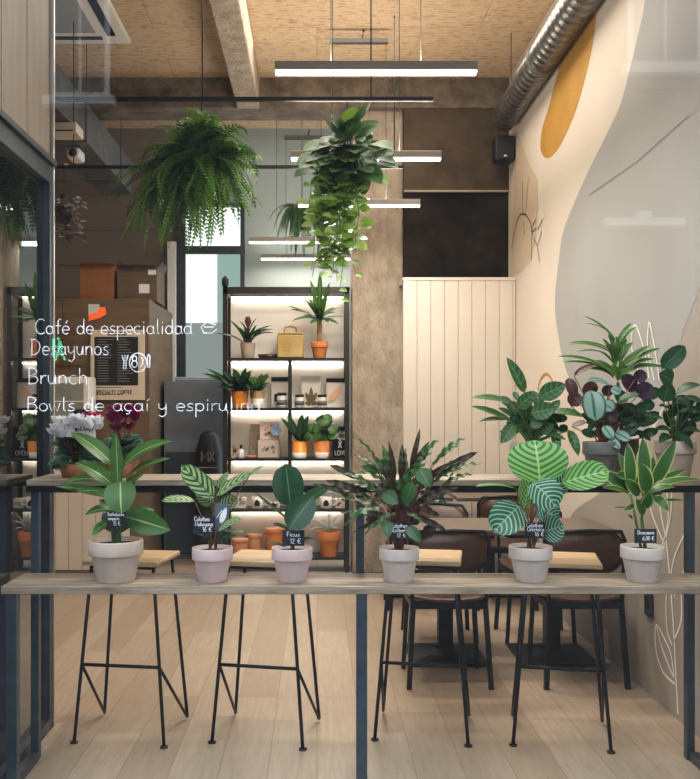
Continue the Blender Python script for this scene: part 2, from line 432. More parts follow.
patch(low + [(758, fl(758)), (562, fl(562))], 2, 2)
patch([(516, 128), (530, 165), (538, 180), (538, 205), (536, 240), (530, 262), (520, 273), (510.5, 277)], 1, 3)
patch(smooth([(596, 15), (592, 48), (585, 79), (575, 113), (561, 144), (549, 158), (541, 151), (542, 130), (550, 103), (558, 72), (561, 58), (573, 38), (588, 20)], 4), 1, 4)
wl = smooth([(538, 390), (541, 379), (546, 374), (551, 378), (556, 390)], 4, False)
mb.ribbon([(XR - .0025, *RW(*p)) for p in wl], .022, (-1, 0, 0), 4)
def wline(pts, w, mi=5, sm=True):
    q = smooth(pts, 5, False) if sm else pts
    mb.ribbon([(XR - .0045, *RW(*p)) for p in q], w, (-1, 0, 0), mi)
wline([(679, 714), (676, 660), (674, 620), (670, 570), (667, 540)], .014)
for a in ([(676, 684), (664, 672), (657, 650), (657, 625), (666, 640), (672, 655), (675, 678)], [(657, 625), (663, 648), (674, 676)],
          [(673, 645), (668, 630), (667, 600), (670, 588)], [(675, 640), (682, 620), (682, 590), (678, 578)],
          [(671, 580), (676, 555), (689, 530), (688, 560), (675, 596)], [(666, 545), (655, 520), (646, 490), (642, 478)], [(667, 538), (672, 510), (672, 470), (668, 440)],
          [(666, 535), (660, 500), (662, 460), (667, 440)], [(663, 545), (669, 520), (667, 480)],
          [(640, 375), (632, 345), (636, 325), (645, 350), (650, 378)], [(655, 380), (649, 350), (650, 322), (656, 350), (660, 380)], [(628, 372), (622, 350), (620, 335)]):
    wline(a, .011)
for a in ([(523, 182), (523, 214)], [(529, 177), (526, 215)], [(517, 222), (521, 214), (526, 214), (531, 222), (533, 236)], [(517, 222), (514, 236), (512, 248)], [(524, 222), (525, 234)], [(533, 226), (536, 219), (537, 228), (533, 232), (532, 226)],
          [(538, 230), (543, 219), (542, 232), (538, 246), (534, 238)], [(532, 236), (532, 260)], [(538, 248), (540, 262)]):
    wline(a, .009, 6, False)
wline([(690, 115), (640, 160), (590, 195)], .003, 6, False)
wline([(577, 306), (577, 317), (574, 318)], .006, 1, False)
struct('wall_right', mb, [mat('mural_cream', (.58, .50, .415), .7, col2=(.61, .53, .44), scale=2), mat('mural_grey', (.32, .31, .285), .7, col2=(.345, .335, .31), scale=2),
                          mat('mural_taupe', (.32, .275, .22), .7, col2=(.35, .30, .245), scale=2), mat('mural_tan', (.52, .41, .295), .7),
                          mat('mural_mustard', (.40, .205, .03), .6, col2=(.46, .25, .05), scale=5), mat('mural_white', (.83, .78, .70), .6), mat('mural_ink', (.06, .05, .045), .6)],
       'long painted wall with mustard, cream and grey mural')
# left side: wood-clad panel over the side glazing, and the entrance recess behind it
panel = mat('pale_wood_panel', (.19, .145, .10), .5, col2=(.24, .185, .135), scale=3, stretch=(1, 6, 1))
pl = MB()
for y0, y1 in ((3.12, 3.335), (3.34, 3.63), (3.635, 3.94)): pl.box(XG - .06, XG, y0, y1, 2.46, ZC, bev=.002)
struct('wall_left', pl, panel, 'pale timber panel above the side glazing')
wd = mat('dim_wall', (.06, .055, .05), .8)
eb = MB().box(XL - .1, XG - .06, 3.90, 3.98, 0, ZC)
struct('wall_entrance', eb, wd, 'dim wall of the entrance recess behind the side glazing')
struct('wall_room_left', MB().box(XL - .1, XL, 3.9, 9.4, 0, 4.35), mat('warm_wall', (.50, .40, .27), .8), 'warm beige side wall of the back room')
w1 = tag(bpy.data.objects.new('window_2', None), 'steel framed side glazing of the entrance', None, None, 'structure'); COL.objects.link(w1)
f = MB().box(XG - .05, XG + .01, 3.905, 3.95, 0, 2.46).box(XG - .05, XG + .012, YG, 3.945, 2.38, 2.46, bev=.004).box(XG - .05, XG, YG, YG + .05, 0, 2.4).box(XG - .05, XG + .015, YG, 3.91, 0, .055, bev=.004).box(XG - .05, XG + .03, YG, 3.945, 2.46, 2.485)
f.build('frame', darkfr, w1)
sideglass = glassmat('side_glass', .16, 1.3, (.5, .5, .5))
MB().box(XG - .022, XG - .018, YG + .05, 3.91, .05, 2.4).build('pane', sideglass, w1)
alu = mat('aluminium', (.62, .58, .53), .3, metal=.8)
struct('trim_1', MB().box(XG - .004, XG + .016, 3.95, 3.965, .0, ZC, bev=.002), alu, 'bright metal corner strip at end of side glazing')
struct('trim_2', MB().box(XG + .018, XG + .05, YG, 3.98, 0, .012), mat('brass_strip', (.60, .48, .34), .4, metal=.3), 'pale metal threshold strip on the floor')
# back of the shop
block = mat('grey_block', (.21, .17, .135), .85, col2=(.25, .205, .165), scale=2)
bw = MB()
for r in range(12):
    bw.box(XL, -1.42, 9.24, 9.4, r * .36, r * .36 + .354)
struct('wall_back_left', bw, block, 'grey block wall at the far left')
sage = mat('sage_plaster', (.33, .36, .325), .7, col2=(.37, .40, .36), scale=1.5)
struct('wall_back', MB().box(-.74, .8, 9.24, 9.4, 0, 4.35).box(-1.42, -.74, 9.24, 9.4, 3.5, 4.35), sage, 'pale grey-green wall behind the shelving')
d1 = tag(bpy.data.objects.new('door_1', None), 'tall glazed door with dark frame at the far end', None, None, 'structure'); COL.objects.link(d1)
MB().box(-1.42, -1.34, 9.15, 9.3, 0, 3.5).box(-.78, -.74, 9.15, 9.3, 0, 3.5).box(-1.36, -.74, 9.16, 9.29, 2.98, 3.06).box(-1.42, -.74, 9.15, 9.3, 3.46, 3.5).box(-1.36, -.74, 9.16, 9.29, 0, .1).build('frame', darkfr, d1)
MB().box(-1.52, -1.43, 9.13, 9.23, 0, 3.1, bev=.004).build('architrave', mat('white_gloss', (.72, .71, .68), .35), d1)
MB().box(-1.34, -.78, 9.20, 9.21, 3.06, 3.46).build('transom_pane', emis('bright_daylight', (.86, .97, .93), 1.15), d1)  # transom and door panes emit light in place of daylight behind them
MB().box(-1.34, -1.02, 9.20, 9.21, 2.28, 2.98, 0).box(-1.02, -.78, 9.20, 9.21, 2.28, 2.98, 1).box(-1.34, -.78, 9.20, 9.21, .1, 2.28, 2).build('pane', [emis('pale_curtain_glow', (.98, .98, .93), .95), emis('green_daylight', (.50, .70, .63), .55), emis('frosted_daylight', (.58, .66, .62), .42)], d1)
# ------------------------------------------------------------------ shop window
w0 = tag(bpy.data.objects.new('window_1', None), 'large shop window with white handwritten menu lettering', None, None, 'structure'); COL.objects.link(w0)
frontglass = glassmat('shop_glass', .0, 1.0, (.98, .985, .985))
MB().box(XG, XR, YG - .006, YG, 0, 3.15).build('pane', frontglass, w0)
MB().box(XG - .06, XG, YG - .05, YG + .01, 0, 3.2).box(XR, XR + .06, YG - .05, YG + .01, 0, 3.2).box(XG, XR, YG - .05, YG + .01, 3.12, 3.2).box(XG, XR, YG - .05, YG + .01, -.05, .0).build('frame', darkfr, w0)
struct('wall_front', MB().box(XL, XR + .1, YG - .15, YG, 3.2, 5.0).box(XR + .06, 7.0, YG - .15, YG + .0, -.1, 5.0).box(-7.0, XL, YG - .15, YG, -.1, 5.0), concrete, 'concrete shop front wall around the window')
m, nt, out = newmat('window_paint'); p = N(nt, 'ShaderNodeBsdfPrincipled'); p.inputs['Base Color'].default_value = (.85, .85, .85, 1); p.inputs['Roughness'].default_value = .6
p.inputs['Emission Color'].default_value = (1, 1, 1, 1); p.inputs['Emission Strength'].default_value = .12  # lettering paint is given a slight glow of its own
t_ = N(nt, 'ShaderNodeBsdfTransparent'); mx = N(nt, 'ShaderNodeMixShader'); r_ = N(nt, 'ShaderNodeMapRange'); r_.inputs[1].default_value = .35; r_.inputs[2].default_value = .6; r_.inputs[3].default_value = .35; r_.inputs[4].default_value = .9
nt.links.new(noise(nt, 30., 4, objco(nt)), r_.inputs[0]); nt.links.new(r_.outputs[0], mx.inputs[0])
nt.links.new(t_.outputs[0], mx.inputs[1]); nt.links.new(p.outputs[0], mx.inputs[2]); nt.links.new(mx.outputs[0], out.inputs[0]); ink = m
YL = YG - .008; kG = F / YL
def glass_line(t, px0, px1, pbase, hpx, name='lettering', label=None):
    mbt = MB(); a = W(px0, pbase, YL)
    text(mbt, t, a.x, YL, a.z, hpx / kG, .85 / kG, (px1 - px0) / kG)
    return tag(mbt.build(name, ink, w0), label)
glass_line('Caf\u00e9 de especialidad', 35, 193, 334, 15, 'lettering', 'white handwriting reading Caf\u00e9 de especialidad')
glass_line('Desayunos', 31, 110, 355, 16, 'lettering', 'white handwriting reading Desayunos')
glass_line('Brunch', 28, 89, 384, 16, 'lettering', 'white handwriting reading Brunch')
glass_line('Bowls de a\u00e7a\u00ed y espirulina', 27, 262, 411, 14, 'lettering', 'white handwriting reading Bowls de a\u00e7a\u00ed y espirulina')
ib = MB()
def gl(pts): ib.ribbon([W(a, b, YL) for a, b in pts], 1.0 / kG, (0, -1, 0))
gl([(138 + 8.5 * math.cos(i * PI / 12), 362.5 + 9.5 * math.sin(i * PI / 12)) for i in range(25)])
for cy_, r in ((358.5, 2.2), (364, 2.8)): gl([(134.5 + r * math.cos(i * PI / 6), cy_ + r * 1.2 * math.sin(i * PI / 6)) for i in range(13)])
gl([(141, 357), (143, 360), (142, 365), (140, 367)])
gl([(122, 355), (123, 359), (124, 360.5), (123.5, 369), (126, 369), (126, 360.5), (127, 359), (128, 355)]); gl([(125, 355), (125, 359)])
gl([(148.5, 354), (147.3, 358), (148, 367.5), (149.6, 367.5), (150, 356), (148.5, 354)])
gl([(216, 325), (207, 322), (201, 327), (204, 333), (212, 333), (217, 329)]); gl([(204, 327), (214, 327)])
tag(ib.build('plate_drawing', ink, w0), 'white line drawing of a plate with fork and knife')
# ------------------------------------------------------------------ street outside (seen only reflected)
struct('pavement', MB().box(-9, 9, -10, YG - .06, -.12, -.02), mat('paving', (.09, .09, .095), .8, col2=(.12, .12, .125), scale=3), 'grey pavement outside the shop')
bd = thing('street_building', 'pale grey apartment facade across the street, reflected in the glass', 'building', (0, -9.6, 0))
MB().box(-9, 9, -.4, 0, -.1, 11).box(-9, 9, 0, .06, 3.4, 3.6).box(-9, 9, 0, .06, 7.0, 7.2).build('wall', mat('facade', (.10, .10, .10), .85, col2=(.12, .12, .12), scale=1), bd)
for wx, wz, ww, wh in ((6.1, 7.5, .55, 1.7), (-4.15, 6.95, .42, 1.7), (5.7, 4.72, .0, .0), (1.0, 9.0, .5, 1.4), (-7.2, 4.2, .5, 1.7), (-7.2, 7.4, .5, 1.7)):
    if ww == 0.:
        MB().box(wx - .7, wx + .7, 0, .22, wz - .13, wz).box(wx - .12, wx + .12, 0, .2, wz, wz + .12).build('sill', mat('stone_sill', (.85, .84, .82), .6), bd); continue
    q = MB().box(wx - ww - .1, wx + ww + .1, .0, .07, wz - .1, wz + wh + .1).build('window', mat('window_white', (.8, .8, .78), .5), bd)
    MB().box(wx - ww, wx - .03, .07, .08, wz, wz + wh).box(wx + .03, wx + ww, .07, .08, wz, wz + wh).build('pane', mat('grey_pane', (.20, .21, .22), .3), q)
    MB().box(wx - ww - .2, wx + ww + .2, 0, .22, wz - .25, wz - .1).build('sill', mat('stone_sill', (.85, .84, .82), .6), bd)
tl = thing('traffic_light', 'pedestrian signal showing a green walking man, reflected in the glass', 'traffic light', (-3.30, -5.4, 0))
MB().tube([(.16, -.05, 0), (.16, -.05, 2.55)], .05, 10).build('pole', mat('signal_pole', (.12, .12, .13), .5), tl)
MB().box(-.14, .14, -.1, .08, 1.9, 2.45, bev=.02).build('housing', black, tl)
gm = MB()
gm.lathe([(.0, .08), (.022, .085)], (-.02, 0, 2.3), 10, axis='Y')
gm.face([(-.025, .085, 2.27), (.025, .085, 2.27), (.035, .085, 2.16), (-.035, .085, 2.16)])
gm.face([(-.03, .085, 2.16), (.0, .085, 2.16), (-.04, .085, 2.02), (-.07, .085, 2.02)]); gm.face([(.0, .085, 2.16), (.03, .085, 2.16), (.08, .085, 2.03), (.05, .085, 2.02)])
gm.box(-.10, -.06, .082, .085, 2.06, 2.3)
gm.build('walking_man', emis('signal_green', (.05, 1., .62), 7.), tl)
# ------------------------------------------------------------------ plant stand along the window
st = thing('plant_stand', 'long two-tier oak and steel plant counter behind the shop window', 'plant stand', (0, 0, 0))
MB().box(-1.16, 1.58, 3.30, 3.57, .72, .75, bev=.003).build('lower_board', greyoak, st)
MB().box(-1.15, 1.53, 3.56, 3.88, 1.095, 1.12, bev=.003).build('upper_board', greyoak, st)
MB().box(-1.15, 1.53, 3.555, 3.575, 1.07, 1.094).box(-1.15, 1.53, 3.86, 3.88, 1.07, 1.094).build('steel_rail', black, st)
for x in (-1.125, .172, 1.49):
    MB().box(x - .016, x + .016, 3.585, 3.62, 0, 1.07, bev=.002).build('post', bluesteel, st)
for x in (-1.125, .165, 1.53):
    MB().box(x - .02, x + .02, 3.31, 3.35, 0, .72, bev=.002).build('leg', bluesteel, st)
for x in (-1.125, 1.50):
    MB().box(x - .018, x + .018, 3.35, 3.585, .0, .035, bev=.002).build('foot_rail', darkfr, st)
# ------------------------------------------------------------------ plant makers
def pot_mesh(r, h, n=36, band=.36):
    rb = r * .90; r0 = r * .70; zb = h * (1 - band)
    return MB().lathe([(0, 0), (r0 * .96, 0), (r0, h * .02), (rb * .985, zb * .98), (rb, zb), (r * .985, zb + h * .012), (r, zb + h * .04), (r, h * .97), (r * .985, h), (r * .91, h), (r * .89, h * .86)], (0, 0, 0), n)
def add_pot(parent, r, h, m, band=.36):
    o = pot_mesh(r, h, band=band).build('pot', m, parent)
    MB().lathe([(0, h * .9), (r * .5, h * .905), (r * .895, h * .88)], (0, 0, 0), 24).build('soil', soilm, parent)
    return o
def plain_pot(parent, r, h, m, name='pot', m2=None, split=.45, taper=.78):
    mbp = MB()
    if m2 is None:
        mbp.lathe([(0, 0), (r * taper * .96, 0), (r * taper, h * .02), (r, h * .985), (r * .98, h), (r * .92, h), (r * .9, h * .9)], n=28)
        mbp.build(name, m, parent)
    else:
        rs = r * (taper + (1 - taper) * split)
        mbp.lathe([(0, 0), (r * taper * .96, 0), (r * taper, h * .02), (rs, h * split)], n=28, mi=0)
        mbp.lathe([(rs, h * split), (r, h * .985), (r * .98, h), (r * .92, h), (r * .9, h * .9)], n=28, mi=1)
        mbp.build(name, [m, m2], parent)
    MB().lathe([(0, h * .9), (r * .91, h * .89)], n=20).build('soil', soilm, parent)
class Z:
    """photo crop -> photo pixels, for reading leaf positions off a zoomed view"""
    def __init__(s, x0, y0, sc): s.x0, s.y0, s.sc = x0, y0, sc
    def __call__(s, a, b): return s.x0 + a / s.sc, s.y0 + b / s.sc
def place_leaf(mbl, mbs, z, L, Y, foot, mi=0, stem_r=.0025, smi=0, yk=1.):
    """L = (base x,y, tip x,y, width, dy base, dy tip[, options])"""
    bx, by, tx, ty, w, d0, d1 = L[:7]; o = dict(L[7]) if len(L) > 7 else {}
    b = W(*z(bx, by), Y + d0); t = W(*z(tx, ty), Y + d1)
    o.setdefault('mi', mi)
    mbl.leaf(b, t, w / z.sc * Y / F, **o)
    if mbs is not None and foot is not None:
        f = Vector(foot) + Vector((random.uniform(-.015, .015), random.uniform(-.012, .012), 0))
        c = f.lerp(b, .55); c.z = f.z + (b.z - f.z) * .68
        c2 = Vector((f.x + (b.x - f.x) * .25, f.y + (b.y - f.y) * .25, f.z + (b.z - f.z) * .4))
        mbs.tube([f, c2, c, b], stem_r, 5, smi, False)
YP = 3.405; KP = F / YP
def front_pot(px, wpx, hpx, m, name, label, cat='potted plant'):
    r = wpx / 2 / KP
    x = (px - CX) / KP
    o = thing(name, label, cat, (x, YP, .7505))
    add_pot(o, r, hpx / KP, m)
    return o, Vector((x, YP, .7505)), r, hpx / KP
# leaf colours
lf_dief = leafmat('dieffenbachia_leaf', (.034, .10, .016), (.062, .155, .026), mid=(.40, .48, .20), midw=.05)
lf_dark = leafmat('deep_green_leaf', (.012, .055, .022), (.022, .085, .03), mid=(.08, .2, .07), midw=.05)  # own green of dark plants; also paints shade inside paler ones
lf_mak = leafmat('makoyana_leaf', (.33, .42, .20), (.42, .50, .26), stripe=(.03, .10, .03), freq=6, slant=1.8, thr=.1, mid=(.05, .16, .04), midw=.06, edge=(.05, .16, .05), edgew=.9)
lf_ficus = leafmat('ficus_leaf', (.018, .055, .026), (.03, .085, .034), mid=(.13, .21, .10), midw=.035, rough=.25, trans=.1)
lf_rufi = leafmat('rufibarba_leaf', (.018, .06, .013), (.038, .11, .02), mid=(.08, .16, .045), midw=.07, back=(.10, .03, .022))
lf_rufm = leafmat('rufibarba_dark_leaf', (.032, .022, .010), (.05, .034, .014), mid=(.10, .08, .03), midw=.07, back=(.10, .03, .022))
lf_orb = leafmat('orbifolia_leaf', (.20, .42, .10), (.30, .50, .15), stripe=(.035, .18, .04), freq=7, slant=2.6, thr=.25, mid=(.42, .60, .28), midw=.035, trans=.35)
lf_orbd = leafmat('orbifolia_dark_leaf', (.010, .075, .035), (.015, .11, .045), stripe=(.26, .42, .31), freq=7, slant=2.6, thr=.55, mid=(.2, .36, .25), midw=.04)  # dark green leaves with pale stripes
lf_drac = leafmat('dracaena_leaf', (.03, .09, .014), (.055, .145, .022), edge=(.46, .50, .16), edgew=.84, trans=.25)
lf_palm = leafmat('light_dracaena_leaf', (.05, .13, .022), (.10, .21, .04), mid=(.17, .28, .08), midw=.1, edge=(.25, .38, .12), edgew=.9)
lf_agla = leafmat('aglaonema_leaf', (.024, .072, .02), (.045, .12, .032), stripe=(.075, .16, .05), freq=5, slant=.8, thr=.5, mid=(.16, .27, .11), midw=.05)
lf_silver = leafmat('silver_calathea_leaf', (.20, .31, .25), (.27, .38, .31), mid=(.03, .12, .05), midw=.12, edge=(.02, .09, .035), edgew=.82)
lf_maroon = leafmat('maroon_leaf', (.055, .016, .012), (.09, .028, .018), mid=(.12, .05, .03))
lf_purple = leafmat('purple_leaf', (.03, .014, .026), (.06, .025, .045))
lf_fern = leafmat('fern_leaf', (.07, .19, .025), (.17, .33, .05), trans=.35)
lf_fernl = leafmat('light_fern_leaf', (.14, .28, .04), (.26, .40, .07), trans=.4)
lf_fernd = leafmat('dark_fern_leaf', (.04, .10, .02), (.07, .15, .035), trans=.3)  # darkest of the fern greens
lf_poth = leafmat('pothos_leaf', (.10, .22, .03), (.22, .36, .06), mid=(.2, .33, .09), midw=.05, trans=.3)
lf_pothd = leafmat('philodendron_leaf', (.045, .115, .03), (.085, .18, .05), mid=(.12, .22, .07), midw=.05)
lf_var = leafmat('variegated_pothos_leaf', (.12, .26, .04), (.45, .52, .17), mid=(.3, .42, .14), trans=.35)
lf_brown = leafmat('bronze_leaf', (.045, .012, .006), (.085, .026, .012), trans=.1)
lf_cycl = leafmat('cyclamen_leaf', (.02, .085, .04), (.05, .14, .075), edge=(.14, .25, .17), edgew=.6)
pet_white = leafmat('white_petal', (.8, .8, .8), (.9, .88, .88), trans=.35)
pet_pink = leafmat('pink_petal', (.62, .02, .14), (.75, .05, .22), trans=.3)
pet_mag = leafmat('magenta_petal', (.19, .006, .06), (.30, .012, .10), trans=.25)
aloe = leafmat('pale_airplant_leaf', (.42, .46, .40), (.5, .52, .46), trans=.1)
UPC = (0, -.55, 1); CAM = (0, -1, .25); UP = (0, -.1, 1)
def pmat(*a): return list(a)
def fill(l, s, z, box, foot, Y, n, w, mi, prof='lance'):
    """inner leaves in mostly dark colours, painting the shade in the heart of a plant"""
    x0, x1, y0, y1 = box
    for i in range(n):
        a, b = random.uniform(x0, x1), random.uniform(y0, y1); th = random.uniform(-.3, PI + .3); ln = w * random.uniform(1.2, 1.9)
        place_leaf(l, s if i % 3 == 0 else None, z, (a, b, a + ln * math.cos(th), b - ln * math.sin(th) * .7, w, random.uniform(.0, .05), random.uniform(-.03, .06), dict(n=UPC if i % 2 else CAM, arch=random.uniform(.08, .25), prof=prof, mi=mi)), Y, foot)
# ---- front row, left to right
# 1 dieffenbachia
zA = Z(0, 400, 2.917)
o1, c1, r1, h1 = front_pot(116, 54, 41, potgrey, 'potted_dieffenbachia', 'big lance-leaved green plant in largest beige pot, leftmost on the lower shelf')
l, s = MB(), MB(); foot = c1 + Vector((0, 0, h1 * .9))
for L in [(345, 255, 338, 96, 40, .0, .02, dict(n=CAM, arch=.02, fold=.4)), (335, 195, 206, 95, 58, 0, .05, dict(n=UPC, arch=.16)), (352, 200, 500, 120, 66, 0, -.02, dict(n=UPC, arch=.2)),
          (372, 220, 497, 170, 40, 0, -.05, dict(n=UPC, arch=.12)), (330, 250, 218, 183, 66, -.02, -.04, dict(n=UPC, arch=.18)), (305, 240, 178, 248, 44, .02, .0, dict(n=UPC, arch=.28)),
          (325, 285, 160, 252, 42, .03, .06, dict(n=UPC, arch=.1)), (325, 272, 220, 268, 30, -.05, -.07, dict(n=UPC, arch=.15)), (352, 238, 354, 332, 96, -.07, -.13, dict(n=(0, -1, .35), arch=.14, prof='ovate')),
          (335, 322, 248, 335, 40, 0, -.05, dict(n=UPC, arch=.25)), (325, 358, 270, 396, 38, -.02, -.09, dict(n=UPC, arch=.25)), (368, 340, 497, 380, 74, -.02, -.05, dict(n=CAM, arch=.1)),
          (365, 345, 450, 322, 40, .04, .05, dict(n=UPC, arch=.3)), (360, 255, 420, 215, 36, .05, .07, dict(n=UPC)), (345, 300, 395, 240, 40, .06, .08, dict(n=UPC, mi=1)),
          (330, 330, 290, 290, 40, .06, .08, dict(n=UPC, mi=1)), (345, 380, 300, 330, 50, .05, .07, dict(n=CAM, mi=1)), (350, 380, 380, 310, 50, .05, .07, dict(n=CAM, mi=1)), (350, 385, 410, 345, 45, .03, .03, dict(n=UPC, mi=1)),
          (340, 385, 290, 365, 36, -.02, -.06, dict(n=UPC, mi=1))]:
    place_leaf(l, s, zA, L, YP, foot)
l.build('foliage', [lf_dief, lf_dark], o1, off=c1); s.build('stems', stemg, o1, off=c1)
# 2 makoyana
zB = Z(150, 420, 2.917)
o2, c2, r2, h2 = front_pot(212.5, 41, 33.5, potpink, 'potted_calathea', 'pale green calathea with feather-patterned leaves in rose clay pot')
l, s = MB(), MB(); foot = c2 + Vector((0, 0, h2 * .9))
for L in [(188, 228, 92, 132, 62, 0, -.02, dict(n=CAM, prof='oval')), (130, 236, 34, 236, 40, -.02, -.05, dict(n=UPC, prof='oval', arch=.1)), (195, 222, 300, 152, 44, 0, .02, dict(n=UPC, prof='ovate', arch=.08)), (290, 162, 332, 134, 14, .02, .03, dict(n=UPC)),
          (198, 325, 268, 288, 38, -.06, -.09, dict(n=UPC, prof='oval')), (215, 325, 276, 326, 14, -.05, -.06, dict(n=UPC)), (185, 205, 118, 165, 56, .03, .03, dict(n=CAM, prof='oval')),
          (180, 250, 140, 205, 46, .05, .06, dict(n=CAM, prof='oval')), (200, 262, 255, 225, 44, .04, .05, dict(n=CAM, prof='oval')), (190, 320, 140, 290, 30, .05, .06, dict(mi=1)), (195, 330, 235, 290, 34, .05, .06, dict(mi=1)), (180, 345, 130, 330, 26, 0, -.02, dict(mi=1, n=UPC)), (200, 345, 255, 340, 26, 0, -.02, dict(mi=1, n=UPC)),
          (180, 300, 205, 215, 52, .06, .07, dict(n=CAM, mi=1)), (195, 200, 230, 150, 22, .05, .05, dict(n=CAM))]:
    place_leaf(l, s, zB, L, YP, foot)
l.build('foliage', [lf_mak, lf_dark], o2, off=c2); s.build('stems', stemb, o2, off=c2)
# 3 ficus
o3, c3, r3, h3 = front_pot(292, 41, 33.5, potpink, 'potted_rubber_plant', 'rubber plant with few large oval dark leaves in rose clay pot')
s = MB(); foot = c3 + Vector((0, 0, h3 * .9))
s.tube([foot, W(*zB(412, 300), YP), W(*zB(408, 215), YP + .01)], [.006, .005, .004], 7)
for L in [(410, 252, 396, 128, 92, 0, .0, dict(n=CAM, prof='oval', arch=.06, fold=.3)), (404, 318, 478, 222, 84, -.05, -.07, dict(n=(-.1, -1, .5), prof='oval', arch=.05)), (440, 250, 517, 198, 52, .02, .03, dict(n=UPC, prof='oval', arch=.1)),
          (402, 290, 304, 210, 24, 0, .0, dict(n=UP, prof='oval', arch=-.06, fold=.5)), (408, 322, 358, 303, 22, -.02, -.05, dict(n=UPC, prof='ovate', arch=.1)), (425, 322, 470, 300, 22, 0, -.03, dict(n=UPC, prof='ovate', arch=.15)),
          (395, 372, 338, 360, 14, -.02, -.05, dict(n=UPC, arch=.2)), (440, 350, 483, 354, 16, 0, -.03, dict(n=UPC, arch=.25)), (410, 310, 395, 280, 20, -.02, -.03, dict(n=CAM))]:
    lb = MB(); place_leaf(lb, s, zB, L, YP, W(*zB(414, 330), YP), stem_r=.002); lb.build('leaf', lf_ficus, o3, off=c3)
s.build('stem', stemg, o3, off=c3)
# 4 rufibarba
zC = Z(320, 410, 2.917)
o4, c4_, r4, h4 = front_pot(399, 40, 33.5, potwhite, 'potted_wavy_calathea', 'bushy calathea with long wavy leaves and red stems in pale grey pot')
l, s = MB(), MB(); foot = c4_ + Vector((0, 0, h4 * .9))
tips = [(28, 160, 28), (95, 76, 20), (-6, 238, 22), (18, 205, 32), (62, 262, 34), (70, 338, 34), (95, 358, 18), (130, 362, 26), (182, 104, 34), (292, 55, 22), (350, 84, 30), (428, 80, 30), (460, 122, 30),
        (467, 158, 28), (448, 188, 28), (402, 226, 34), (362, 242, 34), (322, 278, 30), (372, 355, 26), (300, 330, 24), (140, 252, 34), (182, 150, 34), (345, 175, 44), (312, 150, 44), (240, 100, 30), (120, 180, 34),
        (255, 150, 40), (390, 150, 26), (280, 240, 36), (165, 330, 30), (200, 300, 36), (330, 215, 40), (410, 100, 22), (150, 128, 24), (60, 185, 26)]
tips = tips + [(40, 230, 26), (110, 300, 26), (90, 215, 28), (130, 150, 26), (200, 90, 22), (380, 190, 30), (430, 140, 26), (350, 310, 28), (300, 200, 36), (210, 190, 34), (240, 230, 36), (170, 270, 32), (330, 120, 28), (280, 320, 28),
        (150, 215, 30), (375, 265, 26), (265, 290, 30), (210, 330, 28), (100, 130, 22), (320, 90, 24), (250, 110, 26), (420, 170, 26), (-20, 215, 20), (60, 300, 24)]
for i, (tx, ty, w) in enumerate(tips):
    dx, dy = tx - 232, ty - 300
    q = math.hypot(dx, dy) + 1e-6
    ux, uy = dx / q, (dy / q) * (.5 if abs(dx) > 60 else 1.) - (.12 if abs(dx) > 60 else 0)
    if ty > 300 and abs(dx) > 40: uy = .45
    n_ = math.hypot(ux, uy); ln = min(random.uniform(95, 125), q * .85)
    bx, by = tx - ux / n_ * ln, min(ty - uy / n_ * ln, 350)
    dd = random.uniform(-.13, .12) if i % 2 else random.uniform(-.03, .10)
    place_leaf(l, s, zC, (bx, by, tx, ty, w * .74, dd * .5, dd, dict(n=UPC if i % 3 else CAM, arch=random.uniform(.16, .34), wave=.13, wn=4, nl=26, fold=.15, mi=1 if i % 3 == 0 else 0)), YP, foot, stem_r=.0018)
for L in [(185, 240, 228, 275, 42, -.10, -.14, dict(n=CAM)), (205, 175, 165, 150, 40, -.08, -.12, dict(n=CAM)), (255, 340, 295, 385, 34, -.09, -.12, dict(n=CAM)), (190, 320, 200, 372, 34, -.08, -.12, dict(n=CAM)), (290, 170, 320, 225, 46, -.08, -.12, dict(n=CAM)), (270, 210, 245, 280, 40, -.09, -.1, dict(n=CAM)),
          (170, 180, 120, 165, 24, -.08, -.1, dict(n=CAM))]:
    place_leaf(l, s, zC, L, YP, foot)
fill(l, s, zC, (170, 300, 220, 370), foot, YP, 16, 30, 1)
l.build('foliage', [lf_rufi, lf_rufm], o4, off=c4_); s.build('stems', stemred, o4, off=c4_)
# 5 orbifolia
zD = Z(470, 410, 3.043)
o5, c5, r5, h5 = front_pot(530.5, 43, 35, potwhite, 'potted_round_leaf_calathea', 'calathea with huge round striped leaves in pale grey pot')
s = MB(); foot = c5 + Vector((0, 0, h5 * .9))
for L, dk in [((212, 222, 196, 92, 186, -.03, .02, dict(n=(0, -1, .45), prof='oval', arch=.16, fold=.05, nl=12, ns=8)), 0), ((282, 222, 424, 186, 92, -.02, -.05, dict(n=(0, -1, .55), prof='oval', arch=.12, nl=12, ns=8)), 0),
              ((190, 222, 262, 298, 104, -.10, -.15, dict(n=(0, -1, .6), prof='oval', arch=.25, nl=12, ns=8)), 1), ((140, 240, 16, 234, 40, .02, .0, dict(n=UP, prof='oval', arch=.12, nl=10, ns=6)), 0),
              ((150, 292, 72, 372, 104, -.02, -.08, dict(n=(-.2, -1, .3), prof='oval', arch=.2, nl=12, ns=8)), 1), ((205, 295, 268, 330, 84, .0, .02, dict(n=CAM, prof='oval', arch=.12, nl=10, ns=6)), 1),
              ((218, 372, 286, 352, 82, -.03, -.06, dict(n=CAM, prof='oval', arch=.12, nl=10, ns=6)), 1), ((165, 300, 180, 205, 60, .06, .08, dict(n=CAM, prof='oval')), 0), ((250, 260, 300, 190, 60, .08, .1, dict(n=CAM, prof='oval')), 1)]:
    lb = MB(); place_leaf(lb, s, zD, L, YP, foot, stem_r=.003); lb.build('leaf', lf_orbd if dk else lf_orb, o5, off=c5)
s.build('stems', stemb, o5, off=c5)
